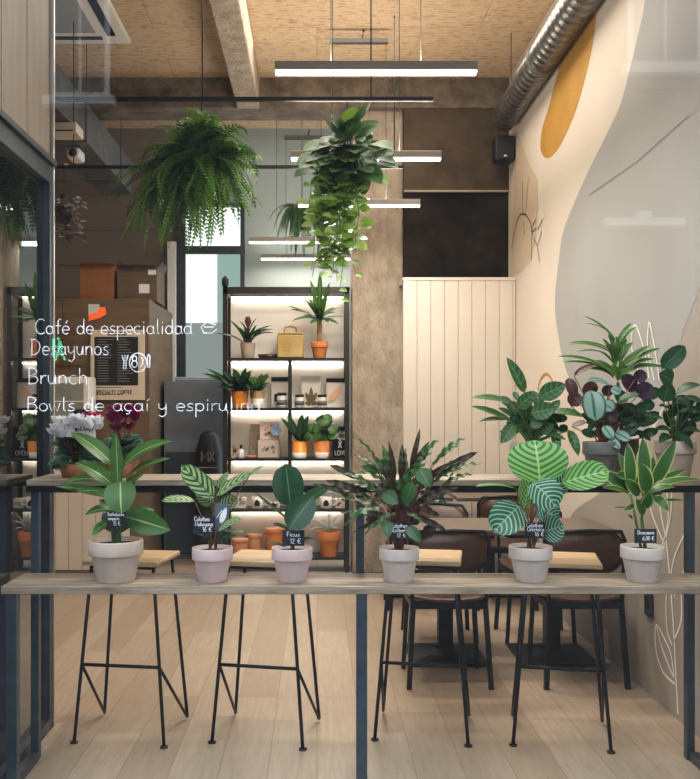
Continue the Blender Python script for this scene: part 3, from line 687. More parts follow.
# 6 dracaena
o6, c6, r6, h6 = front_pot(642.5, 43, 35, potwhite, 'potted_dracaena', 'yellow-edged dracaena on two canes in pale grey pot, rightmost on the lower shelf')
l, s = MB(), MB(); foot = c6 + Vector((0, 0, h6 * .9))
s.tube([foot + Vector((.01, 0, 0)), W(*zD(522, 330), YP), W(*zD(530, 250), YP)], [.007, .006, .004], 7)
s.tube([foot + Vector((-.005, 0, 0)), W(*zD(505, 340), YP + .02), W(*zD(488, 255), YP + .02)], [.006, .005, .004], 7)
for L in [(525, 240, 527, 82, 46, .04, .08), (488, 240, 480, 100, 40, 0, .03), (545, 245, 627, 92, 44, .02, .04), (538, 250, 520, 162, 52, -.05, -.08, dict(n=CAM, prof='ovate')), (492, 245, 395, 185, 44, .02, .05), (540, 245, 702, 212, 34, 0, -.05, dict(n=UPC, arch=.2)),
          (540, 255, 625, 235, 34, -.04, -.08, dict(n=UPC, arch=.25)), (560, 262, 602, 308, 34, -.04, -.09, dict(n=CAM, arch=.3)), (570, 280, 655, 276, 16, 0, -.02, dict(n=UPC)), (485, 258, 402, 238, 34, -.02, -.05, dict(n=UPC, arch=.2)), (500, 290, 468, 305, 18, -.03, -.06, dict(n=CAM)),
          (490, 300, 438, 298, 9, 0, -.02, dict(n=UPC)), (495, 330, 480, 318, 8, 0, -.02), (535, 260, 560, 140, 36, .06, .09), (505, 245, 450, 130, 34, .07, .1), (515, 260, 470, 210, 40, -.03, -.07, dict(n=CAM)), (530, 300, 548, 250, 36, -.03, -.06, dict(n=CAM)), (528, 320, 505, 270, 30, -.02, -.05, dict(n=CAM)),
          (550, 250, 660, 180, 30, .06, .1, dict(n=UPC, arch=.2))]:
    L = list(L);
    if len(L) < 8: L.append(dict(n=CAM, arch=.1))
    place_leaf(l, None, zD, L, YP, None)
fill(l, None, zD, (485, 560, 190, 290), foot, YP, 10, 34, 0, 'strap')
l.build('foliage', lf_drac, o6, off=c6); s.build('canes', stemg, o6, off=c6)
# ---- handwritten price cards standing in the pots
def price_tag(px, py, w, h, Y, lines, label, group=None, stake=True, rz=0.):
    a = W(px, py, Y); k = F / Y; ww, hh = w / k, h / k
    o = thing('price_tag', label, 'price tag', a, rz)
    mbx = MB().box(-ww / 2, ww / 2, 0, .002, -hh / 2, hh / 2)
    if stake: mbx.box(-.004, .004, .0005, .002, -hh / 2 - .022, -hh / 2)
    mbx.build('card', cardblack, o)
    t = MB()
    for s_, fx, fz, fw, fh in lines:
        text(t, s_, -ww / 2 + ww * fx, -.001, hh / 2 - hh * fz, hh * fh, .42 / k, ww * fw)
    t.build('lettering', chalk, o)
    return o
price_tag(116, 520, 19, 17, 3.335, [('Dieffenbachia', .06, .26, .88, .2), ('compacta', .08, .5, .6, .2), ('15 \u20ac', .35, .82, .4, .24)], 'black card with two lines and 15 euro in the leftmost pot', rz=-.05)
price_tag(204, 525, 22, 18, 3.352, [('Calathea', .06, .28, .7, .24), ('Makoyana', .1, .56, .82, .24), ('16 \u20ac', .42, .86, .44, .24)], 'black card reading Calathea Makoyana in the feather-patterned plant')
price_tag(293.5, 538, 22, 16, 3.352, [('Ficus', .2, .40, .6, .28), ('12 \u20ac', .34, .84, .5, .3)], 'black card reading Ficus 12 euro in the rubber plant pot')
price_tag(400, 531, 20, 16, 3.352, [('Calathea', .06, .28, .84, .24), ('Rufibarba', .1, .57, .84, .24), ('12 \u20ac', .34, .88, .46, .24)], 'black card reading Calathea Rufibarba in the wavy-leaved plant')
price_tag(535, 530, 20, 15, 3.35, [('Calathea', .06, .30, .84, .25), ('Orbifolia', .1, .58, .86, .25), ('16 \u20ac', .48, .90, .46, .26)], 'black card reading Calathea Orbifolia below the round striped leaves')
price_tag(645.5, 536, 22, 14, 3.352, [('Dracaena', .14, .38, .76, .28), ('6,00 \u20ac', .36, .8, .54, .28)], 'black card reading Dracaena 6,00 euro in the rightmost pot')
cl = thing('care_label', 'grey plant label with a white leaf drawing behind the Makoyana price card', 'plant label', W(222, 518, 3.37))
MB().box(-.026, .026, 0, .002, -.05, .055, bev=.0008).build('card', mat('slate_card', (.10, .12, .14), .4), cl)
MB().leaf((-.005, -.002, -.02), (.016, -.002, .04), .022, (0, -1, 0), .0, 'lance', fold=0).ribbon([(-.02, -.001, .0), (.0, -.001, .03)], .003, (0, -1, 0)).build('leaf_drawing', mat('print_white', (.7, .72, .72), .5), cl)
# ------------------------------------------------------------------ upper shelf plants
YU = 3.71; KU = F / YU; ZU = 1.1205
def upper_pot(px, wpx, hpx, m, name, label, band=.36, cat='potted plant', Y=YU):
    k = F / Y; x = (px - CX) / k
    o = thing(name, label, cat, (x, Y, ZU)); add_pot(o, wpx / 2 / k, hpx / k, m, band)
    return o, Vector((x, Y, ZU)), wpx / 2 / k, hpx / k
zE = Z(460, 350, 5.)
o7, c7, r7, h7 = upper_pot(531, 42, 34, potgrey, 'potted_aglaonema', 'aglaonema with dark mottled lance leaves in beige pot on the upper shelf')
l, s = MB(), MB(); foot = c7 + Vector((0, 0, h7 * .9))
for L in [(322, 215, 234, 38, 60, .02, .03, dict(n=CAM, fold=.6)), (255, 265, 56, 240, 65, 0, -.02, dict(n=UPC, arch=.12)), (265, 362, 55, 282, 72, -.03, -.06, dict(n=UPC, arch=.08)), (235, 350, 92, 362, 42, -.02, -.05, dict(n=UPC, arch=.15)),
          (268, 376, 204, 466, 70, -.04, -.08, dict(n=CAM, arch=.2)), (396, 236, 530, 172, 92, -.03, -.05, dict(n=CAM, arch=.1)), (288, 292, 376, 206, 70, -.05, -.06, dict(n=CAM)), (356, 316, 478, 292, 92, -.06, -.09, dict(n=CAM, arch=.08)),
          (465, 312, 622, 336, 75, -.02, -.05, dict(n=UPC, arch=.15)), (468, 420, 492, 512, 48, -.03, -.07, dict(n=CAM, arch=.2)), (545, 400, 592, 530, 50, -.01, -.06, dict(n=CAM, arch=.2)), (290, 250, 268, 208, 30, 0, .02), (330, 340, 330, 250, 75, -.02, -.03, dict(n=CAM)),
          (300, 380, 262, 300, 58, .03, .05, dict(n=CAM)), (390, 400, 440, 310, 75, .03, .05, dict(n=CAM)), (420, 400, 540, 410, 55, .02, .03, dict(n=UPC, arch=.1)), (340, 400, 300, 350, 62, .0, -.02, dict(n=CAM)), (360, 410, 400, 350, 75, .0, -.02, dict(n=CAM)), (430, 330, 500, 250, 50, .04, .06),
          (300, 330, 230, 250, 60, .03, .05, dict(n=CAM)), (410, 350, 450, 260, 64, .04, .05, dict(n=CAM)), (300, 410, 230, 410, 50, .0, -.04, dict(n=UPC)), (420, 420, 530, 450, 50, -.02, -.06, dict(n=UPC)), (350, 370, 420, 360, 60, -.05, -.07, dict(n=CAM)),
          (250, 280, 205, 230, 45, .03, .05, dict(n=CAM)), (400, 300, 380, 210, 58, .05, .07, dict(n=CAM)), (300, 400, 330, 330, 75, .04, .04, dict(n=CAM)), (400, 410, 470, 370, 58, -.03, -.05, dict(n=CAM)), (255, 330, 190, 290, 50, .04, .05, dict(n=UPC))]:
    place_leaf(l, s, zE, L, YU, foot)
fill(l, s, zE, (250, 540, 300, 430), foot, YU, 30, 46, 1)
l.build('foliage', [lf_agla, lf_dark], o7, off=c7); s.build('stems', stemg, o7, off=c7)
zF = Z(550, 310, 4.58)
o8, c8, r8, h8 = upper_pot(601, 36, 36, potdark, 'potted_silver_calathea', 'silver-leaved calathea with maroon undersides in dark grey pot on upper shelf', Y=3.66)
l, s = MB(), MB(); foot = c8 + Vector((0, 0, h8 * .9))
for L in [(188, 368, 206, 508, 110, -.08, -.12, dict(n=CAM, prof='oval')), (275, 345, 176, 322, 55, -.03, -.04, dict(n=UPC, prof='oval')), (240, 425, 290, 458, 67, -.08, -.10, dict(n=CAM, prof='oval')), (245, 530, 285, 590, 55, -.08, -.11, dict(n=CAM, prof='oval')), (300, 560, 365, 598, 55, -.06, -.1, dict(n=CAM, prof='oval')),
          (280, 360, 325, 380, 48, -.05, -.06, dict(n=CAM, prof='oval')), (270, 590, 320, 635, 43, -.09, -.12, dict(n=CAM, prof='oval')),
          (112, 400, 82, 312, 55, 0, .02, dict(n=CAM, prof='oval', mi=1)), (110, 302, 205, 252, 43, 0, .0, dict(n=UPC, prof='oval', mi=1)), (95, 440, 130, 380, 72, .0, .02, dict(n=CAM, prof='oval', mi=1)), (150, 380, 215, 340, 60, .0, .02, dict(n=CAM, prof='oval', mi=1)),
          (100, 535, 168, 515, 55, .02, .0, dict(n=UPC, prof='oval', mi=1)), (245, 390, 285, 345, 53, -.02, -.02, dict(n=CAM, mi=2)), (390, 370, 330, 300, 72, .0, -.02, dict(n=CAM, mi=2, prof='oval')), (400, 395, 470, 345, 84, -.05, -.07, dict(n=CAM, mi=2, prof='oval')), (390, 320, 440, 285, 60, -.03, -.05, dict(n=CAM, mi=2, prof='oval')),
          (310, 420, 410, 385, 58, -.07, -.10, dict(n=UPC, prof='oval', mi=3)), (250, 520, 200, 440, 60, .03, .05, dict(n=CAM, mi=3)), (300, 500, 340, 420, 72, .03, .05, dict(n=CAM, mi=3)), (340, 540, 470, 520, 60, -.04, -.07, dict(n=UPC, mi=3)), (350, 500, 440, 440, 72, .02, .03, dict(n=CAM, mi=3)), (260, 560, 190, 520, 48, 0, -.02, dict(n=UPC, mi=3)),
          (390, 480, 520, 500, 55, -.03, -.07, dict(n=UPC, mi=3)), (420, 440, 480, 430, 60, .02, .02, dict(n=CAM, mi=3)), (300, 560, 250, 480, 70, .04, .05, dict(n=CAM, mi=3)), (330, 520, 390, 440, 70, .05, .06, dict(n=CAM, mi=3)), (350, 580, 430, 560, 60, 0, -.03, dict(n=UPC, mi=3)), (420, 520, 500, 470, 60, .03, .04, dict(n=CAM, mi=3)), (230, 460, 170, 560, 40, -.04, -.08, dict(n=CAM, mi=3)), (440, 400, 500, 360, 60, .03, .03, dict(n=CAM, mi=3)), (340, 430, 300, 360, 60, .05, .06, dict(n=CAM, mi=3)), (400, 560, 460, 600, 50, -.02, -.06, dict(n=UPC, mi=3)),
          (250, 470, 310, 510, 48, -.05, -.07, dict(n=CAM, mi=2))]:
    place_leaf(l, s, zF, L, YU, foot, stem_r=.0022)
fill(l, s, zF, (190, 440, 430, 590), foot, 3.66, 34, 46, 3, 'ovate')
l.build('foliage', [lf_silver, lf_maroon, lf_purple, lf_dark], o8, off=c8); s.build('stems', stemred, o8, off=c8)
o9, c9, r9, h9 = upper_pot(621, 34, 36, potdark, 'potted_spiky_dracaena', 'tall light green dracaena with narrow arching leaves behind the silver calathea', Y=3.80)
l, s = MB(), MB(); foot = c9 + Vector((0, 0, h9 * .9))
top = W(*zF(310, 330), 3.80)
s.tube([foot, foot.lerp(top, .5) + Vector((.01, 0, 0)), top], [.009, .008, .006], 7)
for L in [(285, 110, 155, 28, 20, 0, .03), (270, 100, 165, 62, 16, 0, -.05), (250, 165, 82, 152, 22, 0, -.03), (245, 175, 84, 160, 16, 0, .04), (250, 215, 122, 192, 14, 0, -.05), (240, 290, 34, 214, 34, 0, -.06), (250, 300, 58, 240, 26, 0, -.08), (320, 120, 375, 62, 24, 0, .03), (330, 130, 397, 78, 22, 0, .0),
          (345, 270, 455, 166, 44, 0, -.02), (380, 265, 508, 176, 30, 0, .0), (400, 270, 475, 226, 34, 0, -.02), (265, 240, 225, 190, 30, 0, -.02), (300, 330, 280, 250, 60, -.04, -.06), (330, 330, 320, 230, 60, 0, -.03), (300, 230, 265, 110, 34, 0, .02), (310, 220, 330, 100, 36, 0, .02), (320, 230, 380, 150, 34, 0, .02),
          (290, 250, 240, 130, 30, 0, .03), (305, 200, 300, 120, 34, 0, -.03), (330, 290, 420, 220, 40, 0, -.05), (280, 310, 210, 230, 40, 0, .04), (350, 290, 540, 270, 36, 0, -.03), (300, 320, 400, 270, 40, -.03, -.05), (270, 320, 170, 270, 40, 0, -.06), (320, 200, 350, 130, 28, 0, 0), (290, 190, 250, 150, 28, 0, 0)]:
    bx, by = L[0], L[1]
    bx, by = bx * .55 + 308 * .45, by * .6 + (by * .55 + 120) * .4
    L2 = (bx, by, L[2], L[3], L[4], L[5], L[6], dict(n=(0, -.7, 1), arch=random.uniform(.14, .28), prof='strap', nl=9, fold=.35))
    place_leaf(l, None, zF, L2, 3.80, None)
l.build('foliage', lf_palm, o9, off=c9); s.build('stem', stemb, o9, off=c9)
o10, c10, r10, h10 = upper_pot(675, 40, 36, potgrey, 'potted_peace_lily', 'dark broad-leaved plant in beige pot at right end of the upper shelf')
l, s = MB(), MB(); foot = c10 + Vector((0, 0, h10 * .9))
for L in [(512, 268, 618, 166, 90, -.02, 0, dict(n=CAM, prof='ovate')), (560, 330, 500, 290, 88, -.04, -.06, dict(n=CAM)), (520, 420, 545, 330, 82, -.04, -.05, dict(n=CAM)), (580, 385, 690, 344, 70, 0, -.03, dict(n=UPC, arch=.25)), (585, 400, 640, 450, 50, -.04, -.08, dict(n=UPC, arch=.3)), (600, 405, 700, 430, 58, 0, -.05, dict(n=UPC, arch=.25)),
          (560, 440, 640, 400, 62, .05, .07, dict(n=CAM)), (590, 470, 680, 470, 50, -.03, -.07, dict(n=UPC, arch=.3)), (560, 470, 500, 440, 55, 0, -.04, dict(n=UPC, arch=.2)), (560, 560, 655, 640, 50, -.04, -.1, dict(n=UPC, arch=.3)), (600, 560, 690, 560, 55, 0, -.04, dict(n=UPC, arch=.3)), (570, 570, 480, 550, 58, -.02, -.06, dict(n=UPC, arch=.3)),
          (590, 560, 620, 480, 50, .03, .05, dict(n=CAM)), (560, 540, 520, 460, 50, .03, .05, dict(n=CAM)), (610, 570, 660, 520, 55, .02, .04, dict(n=CAM)), (560, 580, 500, 610, 55, -.04, -.1, dict(n=UPC, arch=.3))]:
    place_leaf(l, s, zF, L, YU, foot)
fill(l, s, zF, (540, 670, 420, 590), foot, YU, 26, 44, 0)
l.build('foliage', lf_dark, o10, off=c10); s.build('stems', stemg, o10, off=c10)
# cyclamens on the left end of the upper shelf
def cyclamen(px, pw, ph, name, label, spread, ltop, lbot, flowers, pm, back=None):
    k = KU; x = (px - CX) / k; o = thing(name, label, 'potted plant', (x, YU, ZU)); c = Vector((x, YU, ZU))
    plain_pot(o, pw / 2 / k, ph / k, pm)
    l, fl_, s = MB(), MB(), MB()
    foot = c + Vector((0, 0, ph / k * .9))
    for i in range(84):
        a = random.uniform(0, 2 * PI); rr = spread * math.sqrt(random.uniform(.05, 1)); 
        t = random.random(); y = lbot + (ltop - lbot) * t
        rr *= (1.0 - .35 * t)
        p = Vector((c.x + rr * math.cos(a), c.y + rr * math.sin(a) * .7, H - (y - CY) / k))
        d = Vector((math.cos(a), math.sin(a) * .7 - .25, -.25 + .6 * t)).normalized()
        l.leaf(p - d * .022, p + d * .034, .052, (d.x * .3, -.6, .8), .15, 'heart', nl=5, ns=4)
        if i % 3 == 0: s.tube([foot, foot.lerp(p, .6), p - d * .02], .0018, 4, 0, False)
    for fx, fy, dy, mi, up in flowers:
        p = W(fx, fy, YU + dy)
        for j in range(5):
            a = 2 * PI * j / 5 + random.random()
            d = Vector((math.cos(a) * .55, math.sin(a) * .45, up)).normalized()
            fl_.leaf(p, p + d * .044, .032, (math.cos(a), math.sin(a) - .4, .3), -.12, 'ovate', nl=4, ns=2, mi=mi, wave=.1)
        q = foot.lerp(p, .5); q.z = foot.z + (p.z - foot.z) * .6
        s.tube([foot, q, p], .0018, 4, 1, False)
    l.build('foliage', lf_cycl, o, off=c); fl_.build('flowers', [pet_white, pet_pink, pet_mag], o, off=c); s.build('stems', [stemg, stemred], o, off=c)
    return o
fw = [(random.uniform(56, 96), random.uniform(422, 438), random.uniform(-.09, .03), 0, .5) for _ in range(30)] + [(54, 434, -.03, 0, .4), (62, 430, -.05, 0, .5), (76, 421, -.02, 0, .6)] + [(random.uniform(82, 97), random.uniform(419, 424), .06, 1, .6) for _ in range(6)]
cyclamen(76, 34, 13, 'potted_cyclamen', 'white cyclamen in flower in brown pot on upper shelf, far left', .098, 437, 468, fw, potbrown)
fm = [(random.uniform(108, 121), random.uniform(412, 424), random.uniform(-.03, .03), 2, .9) for _ in range(9)] + [(random.uniform(124, 136), random.uniform(412, 424), random.uniform(-.03, .03), 2, .9) for _ in range(9)] + [(115, 430, -.02, 2, .4), (129, 429, 0, 2, .5)]
cyclamen(122, 34, 18, 'potted_cyclamen', 'magenta cyclamen with tall dark red blooms beside the white one', .082, 438, 456, fm, potbrown)
price_tag(81, 416, 20, 14, 3.77, [], 'blank black card standing behind the white cyclamen')
# ------------------------------------------------------------------ bar stools
def stool_at(fl, fr, rl, rr, label, first=[None]):
    def fp(p):
        k = (p[1] - CY) / H; return Vector(((p[0] - CX) / k, F / k, 0))
    P = [fp(q) for q in (fl, fr, rl, rr)]
    c = sum(P, Vector()) / 4
    vx = (P[1] - P[0]) + (P[3] - P[2]); yaw = math.atan2(vx.y, vx.x)
    if first[0] is None:
        o = thing('bar_stool', label, 'bar stool', c, yaw, 'wire-legged bar stools')
        MB().box(-.165, .165, -.165, .165, .742, .762, bev=.006).build('seat', oakpale, o)
        MB().box(-.14, .14, -.14, .14, .728, .742).build('seat_plate', black, o)
        for sx, sy in ((-1, -1), (1, -1), (-1, 1), (1, 1)):
            foot = Vector((sx * .195, sy * .172, .004 if sy < 0 else .012)); topp = Vector((sx * .135, sy * .13, .735))
            lg = MB().tube([foot, topp], .0075, 8).build('leg', black, o)
            if sy < 0: MB().lathe([(.0, 0), (.017, 0), (.017, .006), (.0, .008)], (foot.x, foot.y, 0), 14).build('foot_disc', black, lg)
        def on(sx, sy, z): 
            t = z / .735; return Vector((sx * (.195 - .06 * t), sy * (.172 - .042 * t), z))
        MB().tube([on(-1, -1, .325), on(1, -1, .325)], .0075, 8).build('footrest', black, o)
        for sx in (-1, 1): MB().tube([on(sx, -1, .325), on(sx, 1, .012)], .0065, 8).build('brace', black, o)
        first[0] = o
    else:
        o = copy_tree(first[0]); o.location = c; o.rotation_euler = (0, 0, yaw); o['label'] = label
    return o
stool_at((70.5, 742), (160, 748), (108, 716), (191, 719), 'wire-legged bar stool with oak seat behind the largest plant pot')
stool_at((207.5, 742), (301, 749), (238.5, 716), (322, 722), 'wire-legged bar stool with oak seat behind the rubber plant')
stool_at((369.5, 739), (465, 746), (387, 714), (473, 718.5), 'wire-legged bar stool with oak seat behind the wavy calathea')
stool_at((506.6, 745), (606.7, 753), (516, 718), (609, 724), 'wire-legged bar stool with oak seat nearest the mural wall')
# ------------------------------------------------------------------ dining tables and chairs
def make_table(x0, x1, y0, y1, label):
    cx, cy = (x0 + x1) / 2, (y0 + y1) / 2; o = thing('dining_table', label, 'table', (cx, cy, 0), 0, 'square pedestal tables')
    a, b = (x1 - x0) / 2, (y1 - y0) / 2
    MB().box(-a, a, -b, b, .722, .75, bev=.004).build('tabletop', tabletop, o)
    MB().box(-.04, .04, -.04, .04, .03, .72).box(-.16, .16, -.16, .16, .708, .722).build('pedestal', black, o)
    mbb = MB(); mbb.box(-.21, .21, -.22, .22, 0, .018, bev=.003)
    q = [(-.20, -.2), (.20, -.2), (.20, .2), (-.20, .2)]; tq = [(-.05, -.05), (.05, -.05), (.05, .05), (-.05, .05)]
    for i in range(4): mbb.face([(*q[i], .018), (*q[(i + 1) % 4], .018), (*tq[(i + 1) % 4], .05), (*tq[i], .05)])
    mbb.build('base', black, o)
    return o
make_table(.43, 1.02, 4.82, 5.38, 'dark square pedestal table in the front row, nearer the column')
make_table(1.045, 1.612, 4.82, 5.38, 'dark square pedestal table in the front row, against the mural wall')
make_table(.42, 1.0, 6.6, 7.2, 'dark square pedestal table by the cream boards, beside the column')
make_table(1.03, 1.6, 6.6, 7.2, 'dark square pedestal table in the far corner by the mural wall')
def make_chair(label):
    o = thing('dining_chair', label, 'chair', (0, 0, 0), 0, 'brown plywood dining chairs')
    # seat, backrest at -Y (the chair faces +Y)
    mbs = MB(); nx, ny = 8, 8
    grid = [[None] * (ny + 1) for _ in range(nx + 1)]
    for lay in (0, 1):
        g = []
        for i in range(nx + 1):
            row = []
            for j in range(ny + 1):
                u, v = -1 + 2 * i / nx, -1 + 2 * j / ny
                sx = .205 * (1 - .06 * v * v); x = sx * u * (1 - .04 * (1 + v)); y = .20 * v * (1 - .05 * u * u)
                z = .452 - .016 * (1 - u * u) * (1 - .3 * v) + (.010 if v < -.6 else 0) - .012 * lay
                row.append(mbs.bm.verts.new((x, y, z)))
            g.append(row)
        for i in range(nx):
            for j in range(ny):
                q = (g[i][j], g[i + 1][j], g[i + 1][j + 1], g[i][j + 1]); f = mbs.bm.faces.new(q if lay == 0 else q[::-1]); f.smooth = True
        grid = g if lay == 0 else grid
        if lay == 1:
            rim0 = [grid[i][0] for i in range(nx + 1)] + [grid[nx][j] for j in range(1, ny + 1)] + [grid[i][ny] for i in range(nx - 1, -1, -1)] + [grid[0][j] for j in range(ny - 1, 0, -1)]
            rim1 = [g[i][0] for i in range(nx + 1)] + [g[nx][j] for j in range(1, ny + 1)] + [g[i][ny] for i in range(nx - 1, -1, -1)] + [g[0][j] for j in range(ny - 1, 0, -1)]
            for i in range(len(rim0)): mbs.bm.faces.new((rim0[i], rim1[i], rim1[(i + 1) % len(rim0)], rim0[(i + 1) % len(rim0)]))
    mbs.build('seat', walnut, o)
    mbb = MB(); n = 14; fr, bk = [], []
    for i in range(n + 1):
        u = -1 + 2 * i / n; x = .195 * u; y = -.205 + .05 * u * u - .015
        top = .785 - .05 * max(0, abs(u) - .55) ** 2 / .2; bot = .58 + .05 * max(0, abs(u) - .55) ** 2 / .2
        fr.append([mbb.bm.verts.new((x, y - (z - .55) * .12, z)) for z in (bot, (bot + top) / 2, top)])
        bk.append([mbb.bm.verts.new((x, y + .011 - (z - .55) * .12, z)) for z in (bot, (bot + top) / 2, top)])
    for i in range(n):
        for j in range(2):
            f = mbb.bm.faces.new((fr[i][j], fr[i + 1][j], fr[i + 1][j + 1], fr[i][j + 1])); f.smooth = True
            f = mbb.bm.faces.new((bk[i][j], bk[i][j + 1], bk[i + 1][j + 1], bk[i + 1][j])); f.smooth = True
        mbb.bm.faces.new((fr[i][2], fr[i + 1][2], bk[i + 1][2], bk[i][2])); mbb.bm.faces.new((fr[i][0], bk[i][0], bk[i + 1][0], fr[i + 1][0]))
    for e in (0, n): mbb.bm.faces.new((fr[e][0], fr[e][1], fr[e][2], bk[e][2], bk[e][1], bk[e][0]))
    mbb.build('backrest', walnut, o)
    for sx in (-1, 1):
        MB().tube([(sx * .205, -.215, 0), (sx * .18, -.185, .44)], .017, 4, square=True).build('leg', black, o)
        MB().tube([(sx * .20, .15, 0), (sx * .175, .145, .43)], .015, 4, square=True).build('leg', black, o)
    MB().box(-.195, .195, -.19, -.165, .395, .432).box(-.19, .19, .14, .165, .395, .432).box(-.195, -.17, -.18, .15, .395, .43).box(.17, .195, -.18, .15, .395, .43).build('seat_frame', black, o)
    MB().tube([(-.185, -.19, .43), (-.195, -.185, .62), (-.198, -.19, .74), (-.17, -.215, .787), (0, -.255, .797), (.17, -.215, .787), (.198, -.19, .74), (.195, -.185, .62), (.185, -.19, .43)], .010, 8).build('back_frame', black, o)
    return o
CH = make_chair('brown plywood chair with its back to the window, at the table nearer column')
CH.location = (.665, 4.71, 0)
for x, y, rz, lab in [(1.345, 4.71, 0.02, 'brown plywood chair with its back to the window, beside the mural wall'), (.75, 5.50, PI, 'brown plywood chair on far side of front table, facing the window'),
                      (1.335, 5.50, PI - .03, 'brown plywood chair facing the window, in the corner by the mural wall'), (.70, 6.46, 0, 'brown plywood chair before the back table nearer the concrete column'), (1.32, 6.46, 0, 'brown plywood chair before the back table nearer the mural wall')]:
    c = copy_tree(CH); c.location = (x, y, 0); c.rotation_euler = (0, 0, rz); c['label'] = lab
# wall outlet
a = RW(651, 604)
so = thing('wall_outlet', 'small black power outlet low on the mural wall', 'power outlet', (XR - .0062, a[0], a[1]))
MB().box(-.012, .0, -.045, .045, -.06, .06, bev=.004).build('plate', mat('slate_plastic', (.04, .042, .05), .4), so)
MB().lathe([(0, -.0), (.024, 0), (.026, .004)], (0, 0, 0), 16).build('socket', black, so)
for ch in so.children:
    if ch.name.startswith('socket'): ch.rotation_euler = (0, PI / 2, 0); ch.location = (-.0125, 0, 0)
# ------------------------------------------------------------------ pendant lamps
LAMPS = [(4.01, 376), (5.40, 366), (6.64, 359), (8.10, 299), (9.0, 306)]
lab = ['nearest linear white pendant lamp hanging on wires', 'linear pendant lamp passing behind the trailing pothos top', 'linear pendant lamp in front of the column, lower than the second', 'linear pendant lamp at the far left crossing the dark fern', 'smallest and farthest linear pendant lamp']
ZL = 2.905; PL = None
for (Y, px), lb in zip(LAMPS, lab):
    X = (px - CX) * Y / F; zc = (ZC if Y < 7.9 else 4.28) - ZL - .004
    if PL is None:
        o = thing('pendant_lamp', lb, 'lamp', (X, Y, ZL), 0, 'linear pendant lamps'); PL = o
        MB().box(-.45, .45, -.022, .022, 0, .04, bev=.003).build('housing', mat('lamp_grey', (.34, .31, .27), .4, metal=.3), o)
        MB().box(-.447, .447, -.02, .02, -.014, -.0005, bev=.004).build('diffuser', led, o)
        for sx in (-1, 1): MB().tube([(sx * .2, 0, .04), (sx * .2, 0, zc - .098)], .0022, 5).build('wire', mat('thin_wire', (.02, .018, .015), .8), o)
        MB().box(-.215, .215, -.02, .02, zc - .10, zc - .065, bev=.003).tube([(.02, 0, zc - .066), (.035, 0, zc)], .008, 8).build('ceiling_mount', mat('mount_brown', (.05, .04, .032), .5), o)
    else:
        o = copy_tree(PL); o.location = (X, Y, ZL); o['label'] = lb
    for nm, z, e, rx in (('lamp_light', ZL - .03, 20., 0), ('ceiling_wash_fill', ZL + .045, 11., PI)):  # upward area lamps are added over the pendants to wash the ceiling
        L = bpy.data.lights.new(nm, 'AREA'); L.shape = 'RECTANGLE'; L.size = .88; L.size_y = .05; L.energy = e * (.25 if Y > 7.5 else 1.); L.color = (1., .94, .86)
        lo = bpy.data.objects.new(nm, L); COL.objects.link(lo); lo.location = (X, Y, z); lo.rotation_euler = (rx, 0, 0)
# ------------------------------------------------------------------ hanging rails and plants
ZRL = 3.12
def rail(Y, x0, x1, rods, label):
    o = thing('hanging_rail', label, 'hanging rail', (0, Y, ZRL))
    MB().box(x0, x1, -.011, .011, -.011, .011).build('bar', black, o)
    for x in rods: MB().tube([(x, 0, .011), (x, 0, ZC - ZRL - .002)], .004, 6).build('rod', black, o)
rail(5.0, -2.70, .644, (-2.4, -.637, .30), 'black steel rail near the window holding the big fern')
rail(6.4, -2.70, .61, (-2.5, -1.73, .55), 'thinner-looking black steel rail farther back over the room')
# big fern
c = Vector(((200 - CX) * 5 / F, 5.0, H + (CY - 172) * 5 / F))
o = thing('hanging_fern', 'large shaggy bright green fern hanging from the front rail', 'hanging plant', c)
MB().lathe([(0, -.09), (.085, -.09), (.10, -.06), (.125, .045), (.12, .05), (.11, .04)], n=24).build('pot', mat('dark_plastic_pot', (.03, .024, .02), .5), o)
hk = MB()
top = Vector(((202 - CX) * 5 / F, 5.0, ZRL + .0)) - c
for a in (0, 2.1, 4.2): hk.tube([(.118 * math.cos(a), .118 * math.sin(a), .05), (top.x + .004 * math.cos(a), 0, top.z - .10)], .0025, 5)
hk.tube([(top.x, 0, top.z - .10), (top.x, 0, top.z - .013)], .004, 6)
hk.build('hanger', black, o)
fb = MB()
def bez(s0, m1, m2, e, n=9): return [(s0 * (1 - t) ** 3 + m1 * 3 * t * (1 - t) ** 2 + m2 * 3 * t * t * (1 - t) + e * t ** 3) for t in [k / n for k in range(n + 1)]]
kf = 5 / F
for i in range(250):
    u = random.random()
    if u < .62:      # upper mound: arching fronds all round
        th = random.uniform(-.35, PI + .55); rr = random.uniform(.5, 1.) ** .6
        ex, ez = math.cos(th) * 60 * rr + 4, math.sin(th) * 48 * rr - 4
        if th > PI or th < 0: ez -= random.uniform(0, 25)
    else:            # long fronds sweeping down, mostly to the lower left
        ex = random.uniform(-86, 40); ez = -random.uniform(34, 80) + max(0, abs(ex + 35) - 36) * .7
    ey = random.uniform(-.30, .22)
    e = Vector((ex * kf, ey, ez * kf)); s0 = Vector((random.uniform(-.08, .08), random.uniform(-.07, .07), .04))
    lift = random.uniform(.02, .10)
    m1 = s0 + Vector((e.x * .3, e.y * .4, lift + max(0, e.z) * .7)); m2 = s0 + Vector((e.x * .8, e.y * .85, lift * .8 + e.z * .45 + max(0, e.z) * .5))
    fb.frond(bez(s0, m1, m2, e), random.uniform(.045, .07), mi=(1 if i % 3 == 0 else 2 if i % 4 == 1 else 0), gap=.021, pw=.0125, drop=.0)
fb.build('fronds', [lf_fern, lf_fernd, lf_fernl], o)
